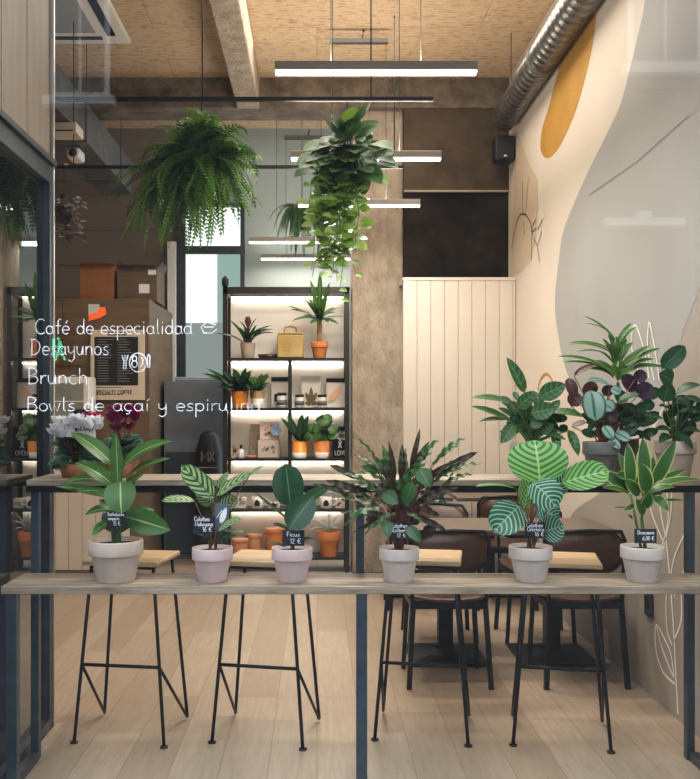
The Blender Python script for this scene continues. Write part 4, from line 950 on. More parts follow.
# trailing pothos
c = Vector(((347 - CX) * 5 / F, 5.0, H + (CY - 158) * 5 / F))
o = thing('hanging_pothos', 'trailing pothos with big heart leaves hanging right of the fern', 'hanging plant', c)
MB().lathe([(0, -.06), (.06, -.06), (.085, .05), (.08, .055), (.075, .045)], n=24).build('pot', mat('dark_plastic_pot', (.03, .024, .02), .5), o)
hk = MB(); tp = Vector((0, 0, ZRL - c.z))
for a in (.5, 2.6, 4.7): hk.tube([(.08 * math.cos(a), .08 * math.sin(a), .05), (0, 0, tp.z - .05)], .002, 5)
hk.tube([(0, 0, tp.z - .05), (0, 0, tp.z - .013)], .003, 6); hk.build('hanger', black, o)
lb, vb = MB(), MB()
k5 = 5 / F
big = [(349, 118, 346, 150, 22, 0), (345, 128, 352, 155, 26, 0), (368, 150, 340, 158, 0, 0)]
for i in range(64):
    a = random.uniform(0, 2 * PI) if i % 3 else random.uniform(PI, 2 * PI); r = random.uniform(.05, .17)
    z = random.uniform(-.10, .17); p = Vector((r * math.cos(a), r * math.sin(a) * .8 - .03, z))
    dr = Vector((math.cos(a) * .8, math.sin(a) * .6 - .25, .35 if z > .1 else -.35)).normalized()
    ln = random.uniform(.11, .16)
    lb.leaf(p, p + dr * ln, ln * .78, (math.cos(a) * .4, -.9, .7), .12, 'heart', nl=7, ns=4, mi=1 if random.random() < .75 else 0)
    vb.tube([(0, 0, .03), p * .6 + Vector((0, 0, .05)), p], .0025, 4, 0, False)
for tx, ty, w in [(393, 156, .11), (388, 148, .1), (352, 112, .12), (380, 190, .13), (365, 196, .13), (318, 170, .12), (322, 196, .12), (310, 160, .09), (372, 140, .12), (340, 130, .10)]:
    t = Vector(((tx - 347) * k5, random.uniform(-.15, -.02), (158 - ty) * k5)); b = t * .45; b.y -= .03
    lb.leaf(b, t, w, (0, -.8, .6), .15, 'heart', mi=1)
for j in range(22):
    x = random.uniform(-.13, .08); y = random.uniform(-.09, .07); ln = random.uniform(.40, .64) if j % 3 else random.uniform(.2, .35)
    ex = random.uniform(-.17, .05)
    pts = [Vector((x * .6, y * .6, .05)), Vector((x * 1.3, y * 1.4, -.02))] + [Vector((x + (ex - x * .2) * t + .02 * math.sin(7 * t + j), y, -.05 - ln * t)) for t in (.2, .4, .6, .8, 1)]
    vb.tube(pts, .0022, 4, 0, False)
    for q in range(15):
        t = random.uniform(.02, 1.0) ** 1.15; p = Vector((x + (ex - x * .2) * t + .02 * math.sin(7 * t + j), y, -.05 - ln * t))
        a = random.uniform(0, 2 * PI); dr = Vector((math.cos(a), math.sin(a) * .7 - .3, random.uniform(-.7, .3))).normalized(); sz = random.uniform(.05, .09)
        lb.leaf(p + dr * .012, p + dr * (.012 + sz), sz * .8, (random.uniform(-.4, .4), -.8, .6), .12, 'heart', nl=5, ns=4, mi=2 if random.random() < .45 else 0)
for (x0, y0, x1, y1, x2, y2) in ((345, 240, 352, 262, 356, 275), (330, 240, 326, 262, 322, 268), (345, 245, 340, 290, 342, 300)):
    P = [Vector(((a_ - 347) * k5, -.03, (158 - b_) * k5)) for a_, b_ in ((x0, y0), (x1, y1), (x2, y2))]
    vb.tube(P, .002, 4, 0, False)
    for p in P[1:]: lb.leaf(p, p + Vector((.04, -.02, -.015)), .035, (0, -.8, .6), .1, 'heart', nl=5, mi=0)
lb.build('foliage', [lf_poth, lf_pothd, lf_var], o); vb.build('vines', stemg, o)
# dark fern farther back
c = Vector(((302 - CX) * 8.55 / F, 8.55, H + (CY - 222) * 8.55 / F))
o = thing('hanging_fern', 'small dark fern hanging behind the trailing pothos', 'hanging plant', c)
MB().lathe([(0, -.08), (.07, -.08), (.10, .06), (.09, .06)], n=20).build('pot', mat('dark_plastic_pot', (.03, .024, .02), .5), o)
MB().tube([(0, 0, .05), (0, 0, 4.28 - c.z - .003)], .004, 6).build('hanger', black, o)
fb = MB()
for i in range(60):
    a = random.uniform(0, 2 * PI); R_ = random.uniform(.14, .33); dz = random.uniform(-.35, .12)
    e = Vector((R_ * math.cos(a), R_ * math.sin(a), dz)); m1 = Vector((e.x * .35, e.y * .35, .25)); m2 = Vector((e.x * .85, e.y * .85, .15 + dz * .3))
    pts = [(m1 * 3 * t * (1 - t) ** 2 + m2 * 3 * t * t * (1 - t) + e * t ** 3) + Vector((0, 0, .05)) * (1 - t) ** 3 for t in [k / 8 for k in range(9)]]
    fb.frond(pts, .05, mi=0, gap=.022, pw=.014)
fb.build('fronds', [lf_fernd], o)
# bronze plant at far left
c = Vector(((64 - CX) * 6.4 / F, 6.4, H + (CY - 215) * 6.4 / F))
o = thing('hanging_bronze_plant', 'bronze-leaved plant hanging from the back rail at far left', 'hanging plant', c)
MB().lathe([(0, -.05), (.05, -.05), (.075, .05), (.07, .05)], n=18).build('pot', mat('dark_plastic_pot', (.03, .024, .02), .5), o)
hk = MB()
for sx in (-1, 1): hk.tube([(sx * .07, 0, .05), (0, 0, ZRL - c.z - .08)], .002, 5)
hk.tube([(0, 0, ZRL - c.z - .08), (0, 0, ZRL - c.z - .013)], .003, 6); hk.tube([(-.06, 0, ZRL - c.z - .1), (.06, 0, ZRL - c.z - .1)], .004, 6); hk.build('hanger', black, o)
lb = MB()
for i in range(130):
    a = random.uniform(0, 2 * PI); r = random.uniform(.03, .13); z = random.uniform(-.17, .12); p = Vector((r * math.cos(a), r * math.sin(a), z)); d = Vector((math.cos(a), math.sin(a) - .2, random.uniform(-.8, .3))).normalized()
    lb.leaf(p, p + d * .055, .035, (0, -.6, .8), .1, 'ovate', nl=4, ns=2)
lb.build('foliage', lf_brown, o)
# ------------------------------------------------------------------ services on the ceiling
# spiral duct
o = thing('spiral_ventilation_duct', 'round galvanised spiral duct along the top of the mural wall', 'duct', (1.505, 0, 3.74))
prof = []; y = YG + .02
while y < 7.25:
    for dy, r in ((0, .1), (.035, .1), (.042, .104), (.05, .1)):
        prof.append((r, y + dy))
    y += .085
MB().lathe(prof, n=28, axis='Y').build('pipe', galv, o)
for yy in (4.55, 6.0):
    q = MB().lathe([(.1, -.02), (.109, -.02), (.109, .02), (.1, .02)], (0, yy, 0), 28, axis='Y'); q.build('collar', galvdark, o)
for yy in (3.9, 5.3, 6.7): MB().tube([(-.06, yy, .085), (-.06, yy, ZC - 3.74 - .002)], .003, 6).build('rod', black, o)
# speaker
o = thing('wall_speaker', 'small black loudspeaker in the top corner under the duct', 'speaker', (1.535, 7.42, 3.535))
MB().box(-.08, .08, -.08, .08, -.10, .10, bev=.015).build('cabinet', mat('speaker_black', (.012, .012, .013), .5), o)
MB().box(-.07, .07, -.086, -.08, -.09, .09, bev=.002).build('grille', mat('speaker_cloth', (.02, .02, .021), .8), o)
MB().box(-.012, .012, -.089, -.086, -.076, -.064).build('badge', white, o)
MB().box(.02, .088, .02, .198, -.02, .02).build('bracket', black, o)
# rectangular duct, camera and box on the left
o = thing('ventilation_duct', 'square grey metal duct running back at upper left', 'duct', (-1.9, 0, 3.58))
MB().box(-.15, .15, 4.2, 8.5, -.15, .15, bev=.006).build('casing', galvdark, o)
for yy in (5.6, 6.8, 8.0):
    MB().box(-.16, .16, yy, yy + .03, -.16, .16).build('flange', galvdark, o)
    MB().tube([(-.155, yy + .015, .1), (-.155, yy + .015, ZC - 3.58 - .002)], .003, 6).build('rod', black, o); MB().tube([(.155, yy + .015, .1), (.155, yy + .015, ZC - 3.58 - .002)], .003, 6).build('rod', black, o)
o = thing('ceiling_unit_box', 'cream box fixed under the grey duct at far left', 'air unit', (-1.80, 6.45, 3.39))
MB().box(-.18, .10, -.1, .1, -.035, .035, bev=.004).build('casing', cream, o)
MB().box(-.16, .08, -.102, -.1, -.028, -.02).build('slot', black, o)
o = thing('security_camera', 'small white security camera under the grey duct', 'camera', (-1.875, 7.0, 3.37))
MB().box(-.05, .05, -.09, .09, -.04, .045, bev=.02).build('body', white, o)
MB().lathe([(0, -.1), (.03, -.1), (.034, -.088)], n=14, axis='Y').build('lens', black, o)
MB().tube([(0, .0, .04), (0, 0, .058)], .015, 8).build('mount', white, o)
MB().leaf((-.05, -.02, -.05), (-.08, -.04, -.10), .03).build('bracket', cardbrown, o)
# AC cassette
o = thing('ceiling_cassette', 'white square ceiling air conditioner with dark slots', 'air conditioner', (-1.88, 6.3, ZC))
MB().box(-.47, .47, -.52, .52, -.035, -.002, bev=.008).build('panel', mat('ac_white', (.74, .70, .64), .5), o)
MB().box(-.26, .26, -.28, .30, -.045, -.034, bev=.004).build('grille', mat('ac_grey', (.33, .33, .33), .6), o)
MB().box(.33, .39, -.36, .36, -.040, -.03).box(-.39, -.33, -.36, .36, -.040, -.03).box(-.28, .28, .38, .43, -.040, -.03).box(-.28, .28, -.43, -.38, -.040, -.03).build('slot', black, o)
# ------------------------------------------------------------------ left back: counter, plywood volume, boxes
pv = thing('plywood_cupboard', 'tall plywood cupboard block behind the counter at the left', 'cupboard', (-2.1, 8.4, 0))
MB().box(-.645, .64, -.55, .7, 0, 2.36, bev=.004).build('carcass', ply, pv)
MB().box(-.64, -.12, -.562, -.55, 1.78, 2.34).box(-.115, .635, -.562, -.55, 1.78, 2.34).build('door', ply, pv)
ct = thing('service_counter', 'low counter clad in cream vertical boards at the left', 'counter', (-2.19, 7.65, 0))
bb = beadboard(-.55, .56, -.16, .06, .80); bb.box(-.55, .56, -.12, .19, 0, .8).build('front', cream, ct)
MB().box(-.555, .58, -.185, .19, .80, .828, bev=.003).build('worktop', oakpale, ct)
MB().box(-.55, .56, -.17, -.15, 0, .06).build('plinth', ply, ct)
# poster
a = W(118, 365, 7.83)
ps = thing('menu_board', 'cream framed black menu board with Specialty Coffee below', 'menu board', (a.x, 7.832, a.z))
kk = 7.83 / F
MB().box(-27 * kk, 27 * kk, -.02, -.0, -35 * kk, 35 * kk, bev=.002).build('frame', mat('cream_card', (.62, .53, .42), .6), ps)
MB().box(-23 * kk, 20.5 * kk, -.0215, -.02, -20.5 * kk, 28 * kk).build('panel', mat('chalk_black', (.018, .018, .017), .5), ps)
t = MB()
text(t, 'SPECIALTY COFFEE', -22 * kk, -.0212, -29 * kk, 3.6 * kk, .7 * kk, 37 * kk)
t.ribbon([(-24 * kk, -.021, -22.5 * kk), (5 * kk, -.021, -22.5 * kk), (5 * kk, -.021, -29.6 * kk), (-24 * kk, -.021, -29.6 * kk), (-24 * kk, -.021, -22.5 * kk)], .5 * kk, (0, -1, 0))
t.box(-9.5 * kk, 9 * kk, -.021, -.0205, 29.5 * kk, 30.6 * kk).box(-9.5 * kk, 9 * kk, -.021, -.0205, 32 * kk, 33 * kk)
t.build('lettering', black, ps)
t = MB()
for cx_ in (-20, 0):
    for r in range(17):
        t.box((cx_) * kk, (cx_ + random.uniform(9, 16)) * kk, -.0222, -.0216, (25 - r * 2.6) * kk, (25.7 - r * 2.6) * kk)
t.build('menu_text', mat('faded_text', (.22, .21, .19), .6), ps)
# small fridge
fr = thing('counter_fridge', 'small white framed glass door fridge on the counter', 'fridge', (-2.07, 7.64, .828))
MB().box(-.17, .16, -.12, .14, 0, .84, bev=.006).build('body', white, fr)
MB().box(-.13, .12, -.126, -.12, .06, .79).build('door', mat('fridge_glass', (.22, .24, .21), .1, col2=(.32, .33, .30), scale=4), fr)
for z in (.25, .45, .63): MB().box(-.13, .12, -.13, -.126, z, z + .01).build('shelf', white, fr)
# sticker
a = W(97, 312, 7.82); sg = thing('orange_sign', 'small white and orange sign on the plywood cupboard', 'sign', (a.x, 7.836, a.z))
kk = 7.82 / F
MB().box(-9 * kk, 2 * kk, -.004, 0, -4 * kk, 8 * kk).build('plate', mat('sign_white', (.6, .6, .62), .5), sg)
t = MB(); t.face([(-9 * kk, -.006, -9 * kk), (-8 * kk, -.006, -2 * kk), (0, -.006, 0), (2 * kk, -.006, 5 * kk), (8 * kk, -.006, 5 * kk), (9 * kk, -.006, -2 * kk), (2 * kk, -.006, -6 * kk)])
t.build('logo', mat('sign_orange', (.85, .13, .03), .5, emit=(1, .15, .03), es=.35), sg)  # logo is no lamp, a glow is added to its colour
# cardboard boxes on top
def carton(x0, x1, h, d, m, label, flaps, lab=False):
    kx = 8.05 / F; a, b = (x0 - CX) * kx, (x1 - CX) * kx
    o = thing('cardboard_box', label, 'box', ((a + b) / 2, 8.05 + d / 2, 2.361)); w = (b - a) / 2
    MB().box(-w, w, -d / 2, d / 2, 0, h, bev=.004).build('carton', m, o)
    if flaps:
        f = MB(); f.face([(-w, -d / 2, h), (w, -d / 2, h), (w * .9, -d / 2 - .06, h + .02), (-w * .9, -d / 2 - .06, h + .02)]); f.face([(w, -d / 2, h), (w, d / 2, h), (w + .03, d / 2, h + .07), (w + .05, -d / 2, h + .05)])
        f.build('flap', m, o)
    MB().box(-.025, .025, -d / 2 - .002, d / 2, h - .003, h + .001).build('tape', mat('parcel_tape', (.40, .27, .13), .3), o)
    if lab: MB().box(w * .1, w * .62, -d / 2 - .002, -d / 2, h * .25, h * .52).box(w * .55, w * .95, -d / 2 - .002, -d / 2, h * .8, h * .95).build('shipping_label', white, o)
carton(80, 114, .315, .4, cardbrown, 'orange-brown cardboard box on top of the plywood cupboard', True)
carton(117, 157, .30, .4, cardgrey, 'faded open cardboard box with white labels on plywood cupboard', True, True)
# blue-grey unit behind shelving with black bag
cb_ = thing('storage_cabinet', 'blue-grey storage cabinet below the far glazed door', 'cabinet', (-1.13, 8.6, 0))
MB().box(-.30, .26, -.2, .25, 0, 1.66, bev=.01).build('carcass', mat('bluegrey', (.13, .15, .18), .5, col2=(.19, .21, .24), scale=3), cb_)
MB().box(-.28, .24, -.215, -.2, .05, 1.0).build('door', mat('navy', (.045, .055, .075), .45), cb_)
MB().box(-.2, .2, -.18, .2, 1.66, 1.70, bev=.01).build('lid', mat('palebluegrey', (.34, .36, .40), .6), cb_)
bg = thing('coffee_sack', 'black sack with pale lettering leaning behind the shelving', 'sack', (-.98, 8.22, .0))
MB().lathe([(0, 0), (.1, 0), (.13, .06), (.14, .5), (.13, 1.0), (.09, 1.16), (.05, 1.2), (0, 1.2)], n=18).build('bag', mat('sack_black', (.012, .012, .014), .45), bg)
t = MB(); text(t, 'M', -.06, -.145, .93, .09, .012); text(t, 'X', .01, -.145, .93, .09, .012); t.box(-.09, .09, -.147, -.142, .87, .88)
t.build('lettering', mat('dim_print', (.25, .24, .22), .6), bg)
# ------------------------------------------------------------------ lit shelving unit
YS0, YS1 = 7.70, 8.02; KS = F / 7.72
def SX(px): return (px - CX) / KS
def SZ(py): return H - (py - CY) / KS
sh = thing('shelving_unit', 'tall black steel shelving unit with lit white back panel', 'shelving', (0, 0, 0))
bronze = mat('shelf_steel', (.045, .04, .036), .4, metal=.4)
xl, xr, xm = SX(223), SX(349.5), SX(290)
for x in (xl + .02, xr - .02):
    for y in (YS0, YS1 - .03): MB().box(x - .02, x + .02, y, y + .03, 0, 2.44).build('upright', bronze, sh)
MB().box(xl, xr, YS0, YS0 + .03, 2.385, 2.445).box(xl, xr, YS1 - .03, YS1, 2.385, 2.445).box(xl, xl + .04, YS0, YS1, 2.385, 2.445).box(xr - .04, xr, YS0, YS1, 2.385, 2.445).build('top_frame', bronze, sh)
SY = [358, 408, 458.5, 509, 557]
for y in SY:
    z = SZ(y); MB().box(xl + .04, xr - .04, YS0, YS1 - .02, z - .022, z).build('shelf', bronze, sh)
MB().box(xm - .016, xm + .016, YS0 + .002, YS0 + .03, SZ(557), SZ(358) - .022).build('divider', bronze, sh)
MB().box(xl + .04, xr - .04, YS1 - .022, YS1 - .012, SZ(557), 2.39).build('back_panel', mat('white_panel', (.80, .74, .67), .5), sh)
for y in [292] + SY[:-1]:
    z = SZ(y) - (.026 if y > 300 else .01)
    MB().box(xl + .05, xr - .05, YS1 - .06, YS1 - .045, z - .012, z).build('led_strip', ledshelf, sh)
MB().lathe([(0, 0), (.02, 0), (.03, .02), (.03, .07), (.012, .09), (.0, .1)], (xl + .02, YS0 + .02, 2.445), 10).build('finial', black, sh)
YI = 7.80; KI = F / YI
def IX(px): return (px - CX) / KI
def shelf_z(i): return SZ(SY[i]) + .0008
def spot(px, i, y=YI): return Vector(((px - CX) * y / F, y, shelf_z(i)))
def sprout(o, h0, leaves, m, name='foliage', stem=None, sm=None, bias=.7):
    mbl = MB()
    for (az, r, z, w, kind, arch_) in leaves:
        d = Vector((math.cos(az) * r, math.sin(az) * r * .25 - bias * r, z)); b = Vector((d.x * .1, d.y * .1, h0))
        mbl.leaf(b, Vector((d.x, d.y, h0 + z)), w, (0, -.7, .8), arch_, kind, nl=6, ns=2 if w < .03 else 4)
    mbl.build(name, m, o)
    if stem: MB().tube(stem, .008, 7).build('stem', sm or stemg, o)
R = random.uniform
# top shelf
p = spot(248, 0); o = thing('potted_bromeliad', 'dark strap-leaved bromeliad in grey pot on the top shelf', 'potted plant', p)
plain_pot(o, .068, .135, potgrey)
sprout(o, .12, [(R(0, 6.3), R(.08, .26), R(.05, .22), .035, 'strap', R(.15, .35)) for _ in range(22)], lf_dark)
MB().lathe([(0, .13), (.014, .14), (.012, .27), (.03, .32), (.02, .36), (0, .36)], n=10).build('flower_spike', mat('dark_red', (.09, .02, .015), .5), o)
MB().box(-.035, .03, -.075, -.073, .14, .22).build('card', mat('navy_card', (.02, .03, .05), .5), o)
p = spot(268, 0); o = thing('wooden_tray', 'low dark wooden tray beside the yellow tin', 'tray', p); MB().lathe([(0, 0), (.075, 0), (.085, .03), (.08, .03), (.07, .008), (0, .008)], n=22).build('dish', walnut, o); MB().lathe([(.085, .026), (.088, .03), (.083, .034)], n=22).build('rim', walnut, o)
p = spot(290.5, 0); o = thing('tin_caddy', 'yellow square tin with handle on the top shelf', 'tin', p)
ytin = mat('yellow_tin', (.42, .29, .10), .5, col2=(.50, .36, .15), scale=8)
MB().box(-.113, .113, -.09, .09, 0, .20, bev=.012).build('body', ytin, o); MB().box(-.105, .105, -.085, .085, .20, .222, bev=.008).build('lid', ytin, o)
MB().tube([(-.055, 0, .215), (-.05, 0, .265), (0, 0, .28), (.05, 0, .265), (.055, 0, .215)], .01, 8).build('handle', ytin, o)
t = MB(); t.ribbon([(.04 * math.cos(a_ * PI / 8) - .03, -.0915, .1 + .04 * math.sin(a_ * PI / 8)) for a_ in range(17)], .008, (0, -1, 0)); t.ribbon([(.02 * math.cos(a_ * PI / 8) - .03, -.0915, .1 + .02 * math.sin(a_ * PI / 8)) for a_ in range(17)], .006, (0, -1, 0)); t.build('emblem', mat('ochre', (.42, .22, .04), .5), o)
p = spot(319.5, 0, 7.76); o = thing('potted_yucca', 'braided-trunk spiky plant in terracotta pot on the top shelf', 'potted plant', p)
add_pot(o, .074, .14, terra)
tr = MB()
for ph in (0, 2.1, 4.2): tr.tube([(.012 * math.cos(ph + z_ * 28), .012 * math.sin(ph + z_ * 28), .12 + z_) for z_ in [k * .012 for k in range(20)]], .012, 6)
tr.build('trunk', mat('tan_bark', (.32, .19, .08), .8), o)
sprout(o, .34, [(R(0, 6.3), R(.05, .28), R(-.06, .18), .038, 'strap', R(.05, .25)) for _ in range(34)] + [(1.55, .22, .40, .05, 'strap', .02), (1.2, .24, .30, .045, 'strap', .04), (1.9, .24, .32, .045, 'strap', .04)], lf_dief)
# second shelf
p = spot(240, 1, 7.74); o = thing('potted_spathe_plant', 'dark leafy plant in bright orange pot on the second shelf', 'potted plant', p)
plain_pot(o, .075, .145, orange)
sprout(o, .13, [(R(0, 6.3), R(.06, .22), R(.02, .22), .07, 'ovate', R(.1, .3)) for _ in range(34)] + [(3.3, .30, .16, .07, 'lance', .15), (3.0, .27, .2, .06, 'lance', .15)], lf_dark)
p = spot(257.5, 1, 7.75); o = thing('potted_small_plant', 'small round-leaved plant in two-tone white pot, second shelf', 'potted plant', p)
plain_pot(o, .068, .145, white, m2=mat('tan_glaze', (.36, .22, .11), .6), split=.55, taper=.7)
sprout(o, .13, [(R(0, 6.3), R(.04, .13), R(.02, .17), .055, 'oval', R(.1, .3)) for _ in range(30)], lf_dief)
def bag(px, i, w, h, label, top=True, art=None, y=7.9):
    p = spot(px, i, y); o = thing('paper_bag', label, 'coffee bag', p, R(-.08, .08))
    b_ = MB(); b_.box(-w, w, -.03, .03, 0, h, bev=.006)
    for v in b_.bm.verts:
        if v.co.z > h * .8: v.co.y *= .35
    b_.build('pouch', mat('kraft_white', (.66, .60, .52), .6), o)
    if top: MB().box(-w * 1.01, w * 1.01, -.016, .016, h * .86, h * 1.0).build('top_band', cardblack, o)
    if art:
        t = MB()
        if art == 'swirl': t.leaf((-w * .8, -.034, h * .2), (w * .6, -.026, h * .75), w * .7, (0, -1, 0), .02, 'lance', fold=0)
        elif art == 'leaf':
            for q in range(5): t.leaf((0, -.034, h * .15), (math.sin(q - 2) * w * .7, -.028, h * (.3 + .35 * math.cos(q - 2))), .04, (0, -1, 0), 0, 'lance', fold=0)
        else: t.box(-w * .6, w * .6, -.0345, -.033, h * .2, h * .45)
        t.build('artwork', {'swirl': mat('pale_orange_print', (.75, .42, .28), .6), 'leaf': mat('brown_print', (.16, .10, .04), .6)}.get(art, cardblack), o)
bag(280, 1, .075, .27, 'white coffee bag with black top left of the divider', True, 'band')
bag(311, 1, .085, .28, 'white coffee bag with brown plant print, second shelf', False, 'leaf')
bag(336, 1, .085, .26, 'white coffee bag with black top and orange swirl', True, 'swirl')
def jar(px, i, label, y=7.76, r=.042, h=.11):
    o = thing('glass_jar', label, 'jar', spot(px, i, y)); MB().lathe([(0, 0), (r * .95, 0), (r, .01), (r, h * .75), (r * .8, h * .85), (r * .8, h * .88)], n=18).build('jar', mat('milky_glass', (.62, .60, .56), .15), o)
    MB().lathe([(r * .88, h * .86), (r * .9, h * .86), (r * .9, h * 1.05), (0, h * 1.06)], n=18).build('lid', cardblack, o)
    MB().lathe([(r * 1.01, h * .2), (r * 1.02, h * .2), (r * 1.02, h * .55), (r * 1.01, h * .55)], n=18).build('paper_label', mat('grey_label', (.15, .15, .15), .6), o)
jar(282, 1, 'black-lidded jar left of the divider on the second shelf', r=.046, h=.125)
jar(299.5, 1, 'black-lidded jar just right of the divider on the second shelf')
jar(322, 1, 'black-lidded jar toward the right on the second shelf')
# third shelf
def carton2(px, i, w, h, d, label, base=0., col=(.72, .64, .56), art=(.72, .34, .26), y=7.86, rz=0.):
    p = spot(px, i, y); p.z += base; o = thing('gift_box', label, 'box', p, rz)
    MB().box(-w, w, -d, d, 0, h, bev=.004).build('carton', mat('pack_%d' % int(col[0] * 100), col, .55), o)
    t = MB()
    for q in range(7): 
        a_, b_ = R(-.7, .6) * w, R(.15, .75) * h; t.leaf((a_, -d - .001, b_), (a_ + R(-.03, .03), -d - .001, b_ + .035), .022, (0, -1, 0), 0, 'oval', fold=0, nl=4, ns=2)
    t.build('print', mat('print_%d' % int(art[0] * 100), art, .6), o)
carton2(268.5, 2, .092, .155, .06, 'cream box with pink print under another on the third shelf', col=(.66, .55, .46), art=(.42, .33, .27))
carton2(270, 2, .085, .16, .055, 'pale pink printed box stacked on the cream box', base=.157, col=(.74, .62, .56), art=(.74, .32, .25))
carton2(255, 2, .04, .29, .025, 'narrow beige box standing at left of stacked boxes', col=(.58, .47, .36), art=(.5, .4, .3), y=7.955)
carton2(234, 2, .024, .11, .03, 'slim beige carton at the left end of the third shelf', col=(.6, .5, .4), art=(.4, .3, .2), y=7.8)
o = thing('glass_bottle', 'tiny white bottle with black cap on the third shelf', 'bottle', spot(241, 2, 7.75)); MB().lathe([(0, 0), (.026, 0), (.028, .01), (.028, .06), (.012, .08), (.01, .085)], n=16).build('bottle', white, o); MB().lathe([(.012, .082), (.013, .115), (0, .118)], n=12).build('cap', black, o)
o = thing('soap_dish', 'low pink dish on the third shelf', 'dish', spot(251, 2, 7.75)); MB().lathe([(0, 0), (.04, 0), (.052, .022), (.047, .022), (.038, .006), (0, .006)], n=18).build('dish', mat('rose_dish', (.55, .26, .20), .5), o); MB().lathe([(0, .006), (.03, .006), (.028, .02), (0, .022)], n=14).build('soap', mat('soap', (.5, .3, .25), .5), o)
o = thing('dried_flower', 'pale blue flower stem leaning beside the stacked boxes', 'flower', spot(281, 2, 7.78)); MB().tube([(0, 0, 0), (-.01, 0, .12), (-.045, 0, .24)], .003, 5).build('stem', stemg, o)
t = MB()
for q in range(6): t.leaf((-.045, 0, .24), (-.045 + .055 * math.cos(q * 1.05), -.01, .24 + .055 * math.sin(q * 1.05)), .04, (0, -1, 0), .05, 'oval', nl=4, ns=2)
t.build('petals', mat('dusty_blue', (.25, .33, .48), .6), o)
p = spot(299.5, 2, 7.76); o = thing('potted_rubber_plant', 'young rubber plant in orange and white pot on the third shelf', 'potted plant', p)
plain_pot(o, .075, .145, white, m2=orange, split=.35, taper=.8)
sprout(o, .15, [(3.3, .16, .20, .06, 'ovate', .1), (2.6, .12, .22, .07, 'ovate', .1), (1., .05, .23, .06, 'ovate', .05), (.2, .08, .22, .065, 'ovate', .1), (5.5, .14, .1, .05, 'ovate', .2), (4., .12, .09, .05, 'ovate', .2), (0.1, .08, .12, .05, 'ovate', .2), (5, .05, .22, .06, 'ovate', .1)], lf_ficus, stem=[(0, 0, .12), (0, 0, .3)])
p = spot(322, 2, 7.75); o = thing('potted_pilea', 'round-leaved plant in terracotta and white pot on the third shelf', 'potted plant', p)
plain_pot(o, .078, .15, white, m2=terra, split=.35, taper=.72)
mbl = MB()
for q in range(34):
    a_ = R(0, 6.28); r_ = R(.02, .16); z_ = R(.14, .345); c_ = Vector((r_ * math.cos(a_), r_ * math.sin(a_) * .7, z_)); d_ = Vector((math.cos(a_), 0, R(-.6, .4))).normalized() * .045
    mbl.leaf(c_ - d_, c_ + d_, .08, (R(-.4, .4), -1, .7), .08, 'oval', nl=6, ns=4)
mbl.build('foliage', leafmat('pilea_leaf', (.045, .12, .025), (.10, .21, .05), mid=(.15, .26, .08)), o)
p = spot(341, 2, 7.88); o = thing('art_print', 'black print with white flower shapes at right of third shelf', 'picture', p)
MB().box(-.075, .075, -.008, .008, 0, .27, bev=.002).build('board', cardblack, o)
t = MB()
for q in range(7): t.leaf((0, -.0095, .19), (.05 * math.cos(q * .9), -.0095, .19 + .05 * math.sin(q * .9)), .03, (0, -1, 0), 0, 'oval', fold=0, nl=4, ns=2)
text(t, 'X', -.024, -.0095, .085, .055, .012); text(t, 'LOVO', -.055, -.0095, .02, .04, .008, .11)
t.build('print', white, o)
# fourth shelf
for px, w, h, lb_, cc in ((239.5, .06, .09, 'white and teal small box, fourth shelf left', (.42, .58, .55)), (274, .05, .05, 'small pale dish box on the fourth shelf', (.66, .58, .5)), (340, .045, .085, 'small pale box at right of the fourth shelf', (.68, .6, .52))):
    carton2(px, 3, w, h, .04, lb_, col=(.70 + px * 1e-4, .66, .60), art=cc, y=7.8)
for px, lb_ in ((257.5, 'white mug with dark heart on the fourth shelf'), (326, 'white mug right of the divider on the fourth shelf')):
    o = thing('mug', lb_, 'mug', spot(px, 3, 7.76)); MB().lathe([(0, 0), (.045, 0), (.05, .01), (.052, .1), (.048, .1), (.045, .012), (0, .012)], n=22).build('cup', mat('mug_white', (.72, .68, .62), .3), o)
    MB().tube([(.05, 0, .08), (.085, 0, .075), (.085, 0, .03), (.048, 0, .025)], .008, 7).build('handle', mat('mug_white', (.72, .68, .62), .3), o)
    MB().leaf((0, -.0535, .025), (0, -.0535, .08), .05, (0, -1, 0), 0, 'heart', fold=0).build('print', cardblack, o)
# bottom shelf
for px, w, h, m_, lb_, y in ((240, .072, .15, mat('pale_terracotta', (.55, .25, .12), .7), 'wide pale terracotta pot at left of the bottom shelf', 7.76), (254, .064, .175, mat('tan_terracotta', (.60, .31, .15), .7), 'tan empty pot second on the bottom shelf', 7.86), (274.5, .082, .23, mat('dusky_orange', (.60, .22, .06), .6), 'tall orange pot on the bottom shelf behind the ficus', 7.84)):
    o = thing('empty_pot', lb_, 'pot', spot(px, 4, y)); MB().lathe([(0, 0), (w * .88, 0), (w * .9, .01), (w, h * .97), (w * .97, h), (w * .9, h), (w * .85, h * .1), (0, h * .1)], n=28).build('pot', m_, o)
    MB().lathe([(w * 1.0, h * .8), (w * 1.03, h * .81), (w * 1.03, h), (w * .98, h * 1.01)], n=28).build('rim', m_, o)
p = spot(329, 4, 7.76); o = thing('potted_air_plant', 'pale spidery air plant in terracotta pot on the bottom shelf', 'potted plant', p)
add_pot(o, .098, .215, terra)
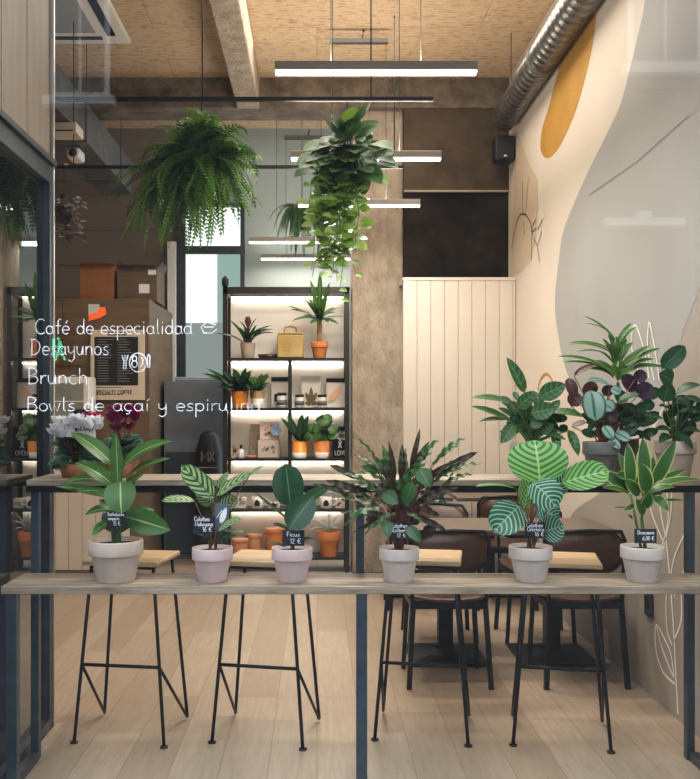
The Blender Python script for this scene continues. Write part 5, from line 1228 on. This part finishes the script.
sprout(o, .2, [(3.2, .24, .14, .018, 'strap', .5), (2.8, .16, .16, .018, 'strap', .4), (.1, .12, .12, .018, 'strap', .6), (.5, .11, .18, .018, 'strap', .3), (1.6, .06, .2, .016, 'strap', .2), (4.5, .1, .1, .016, 'strap', .4), (5.6, .12, .05, .016, 'strap', .6), (3.6, .18, .05, .016, 'strap', .5)], aloe)
# ------------------------------------------------------------------ light
def area(nm, loc, rot, sx, sy, e, col):
    L = bpy.data.lights.new(nm, 'AREA'); L.shape = 'RECTANGLE'; L.size = sx; L.size_y = sy; L.energy = e; L.color = col
    o = bpy.data.objects.new(nm, L); COL.objects.link(o); o.location = loc; o.rotation_euler = rot; return o
area('room_fill', (.3, 5.6, ZC - .02), (0, 0, 0), 2.0, 2.5, 75, (1., .94, .86))  # added soft fill under the ceiling, no visible fitting
area('back_room_fill', (-1.7, 7.0, 3.3), (0, 0, 0), 1.2, 1.2, 6, (1., .88, .74))  # added fill to brighten the left back, no fitting there
area('back_wall_fill', (-.2, 8.6, 4.2), (0, 0, 0), 1.2, .5, 4, (1., .96, .9))  # added fill to brighten the rear wall, no fitting there
sl = bpy.data.lights.new('overcast_sun', 'SUN'); sl.energy = 1.4; sl.angle = math.radians(50); sl.color = (.88, .94, 1.)
so_ = bpy.data.objects.new('overcast_sun', sl); COL.objects.link(so_); so_.location = (0, -3, 8); so_.rotation_euler = (math.radians(40), 0, math.radians(-8))
w = bpy.data.worlds.new('World'); SC.world = w; w.use_nodes = True
bgn = w.node_tree.nodes['Background']; bgn.inputs[0].default_value = (.78, .88, 1., 1); bgn.inputs[1].default_value = 2.6
# ------------------------------------------------------------------ camera
cam = bpy.data.cameras.new('camera'); cam.sensor_width = 36; cam.sensor_fit = 'AUTO'; cam.lens = F / 779 * 36
cam.shift_x = (350 - CX) / 779; cam.shift_y = (CY - 389.5) / 779; cam.clip_start = .05; cam.clip_end = 100
co = bpy.data.objects.new('camera', cam); COL.objects.link(co); co.location = (0, 0, H); co.rotation_euler = (PI / 2, 0, 0)
SC.camera = co
SC.view_settings.view_transform = 'Standard'
SC.view_settings.look = 'Medium High Contrast'
SC.view_settings.exposure = 0.15
SC.cycles.max_bounces = 8; SC.cycles.transparent_max_bounces = 12
SC.cycles.use_denoising = True
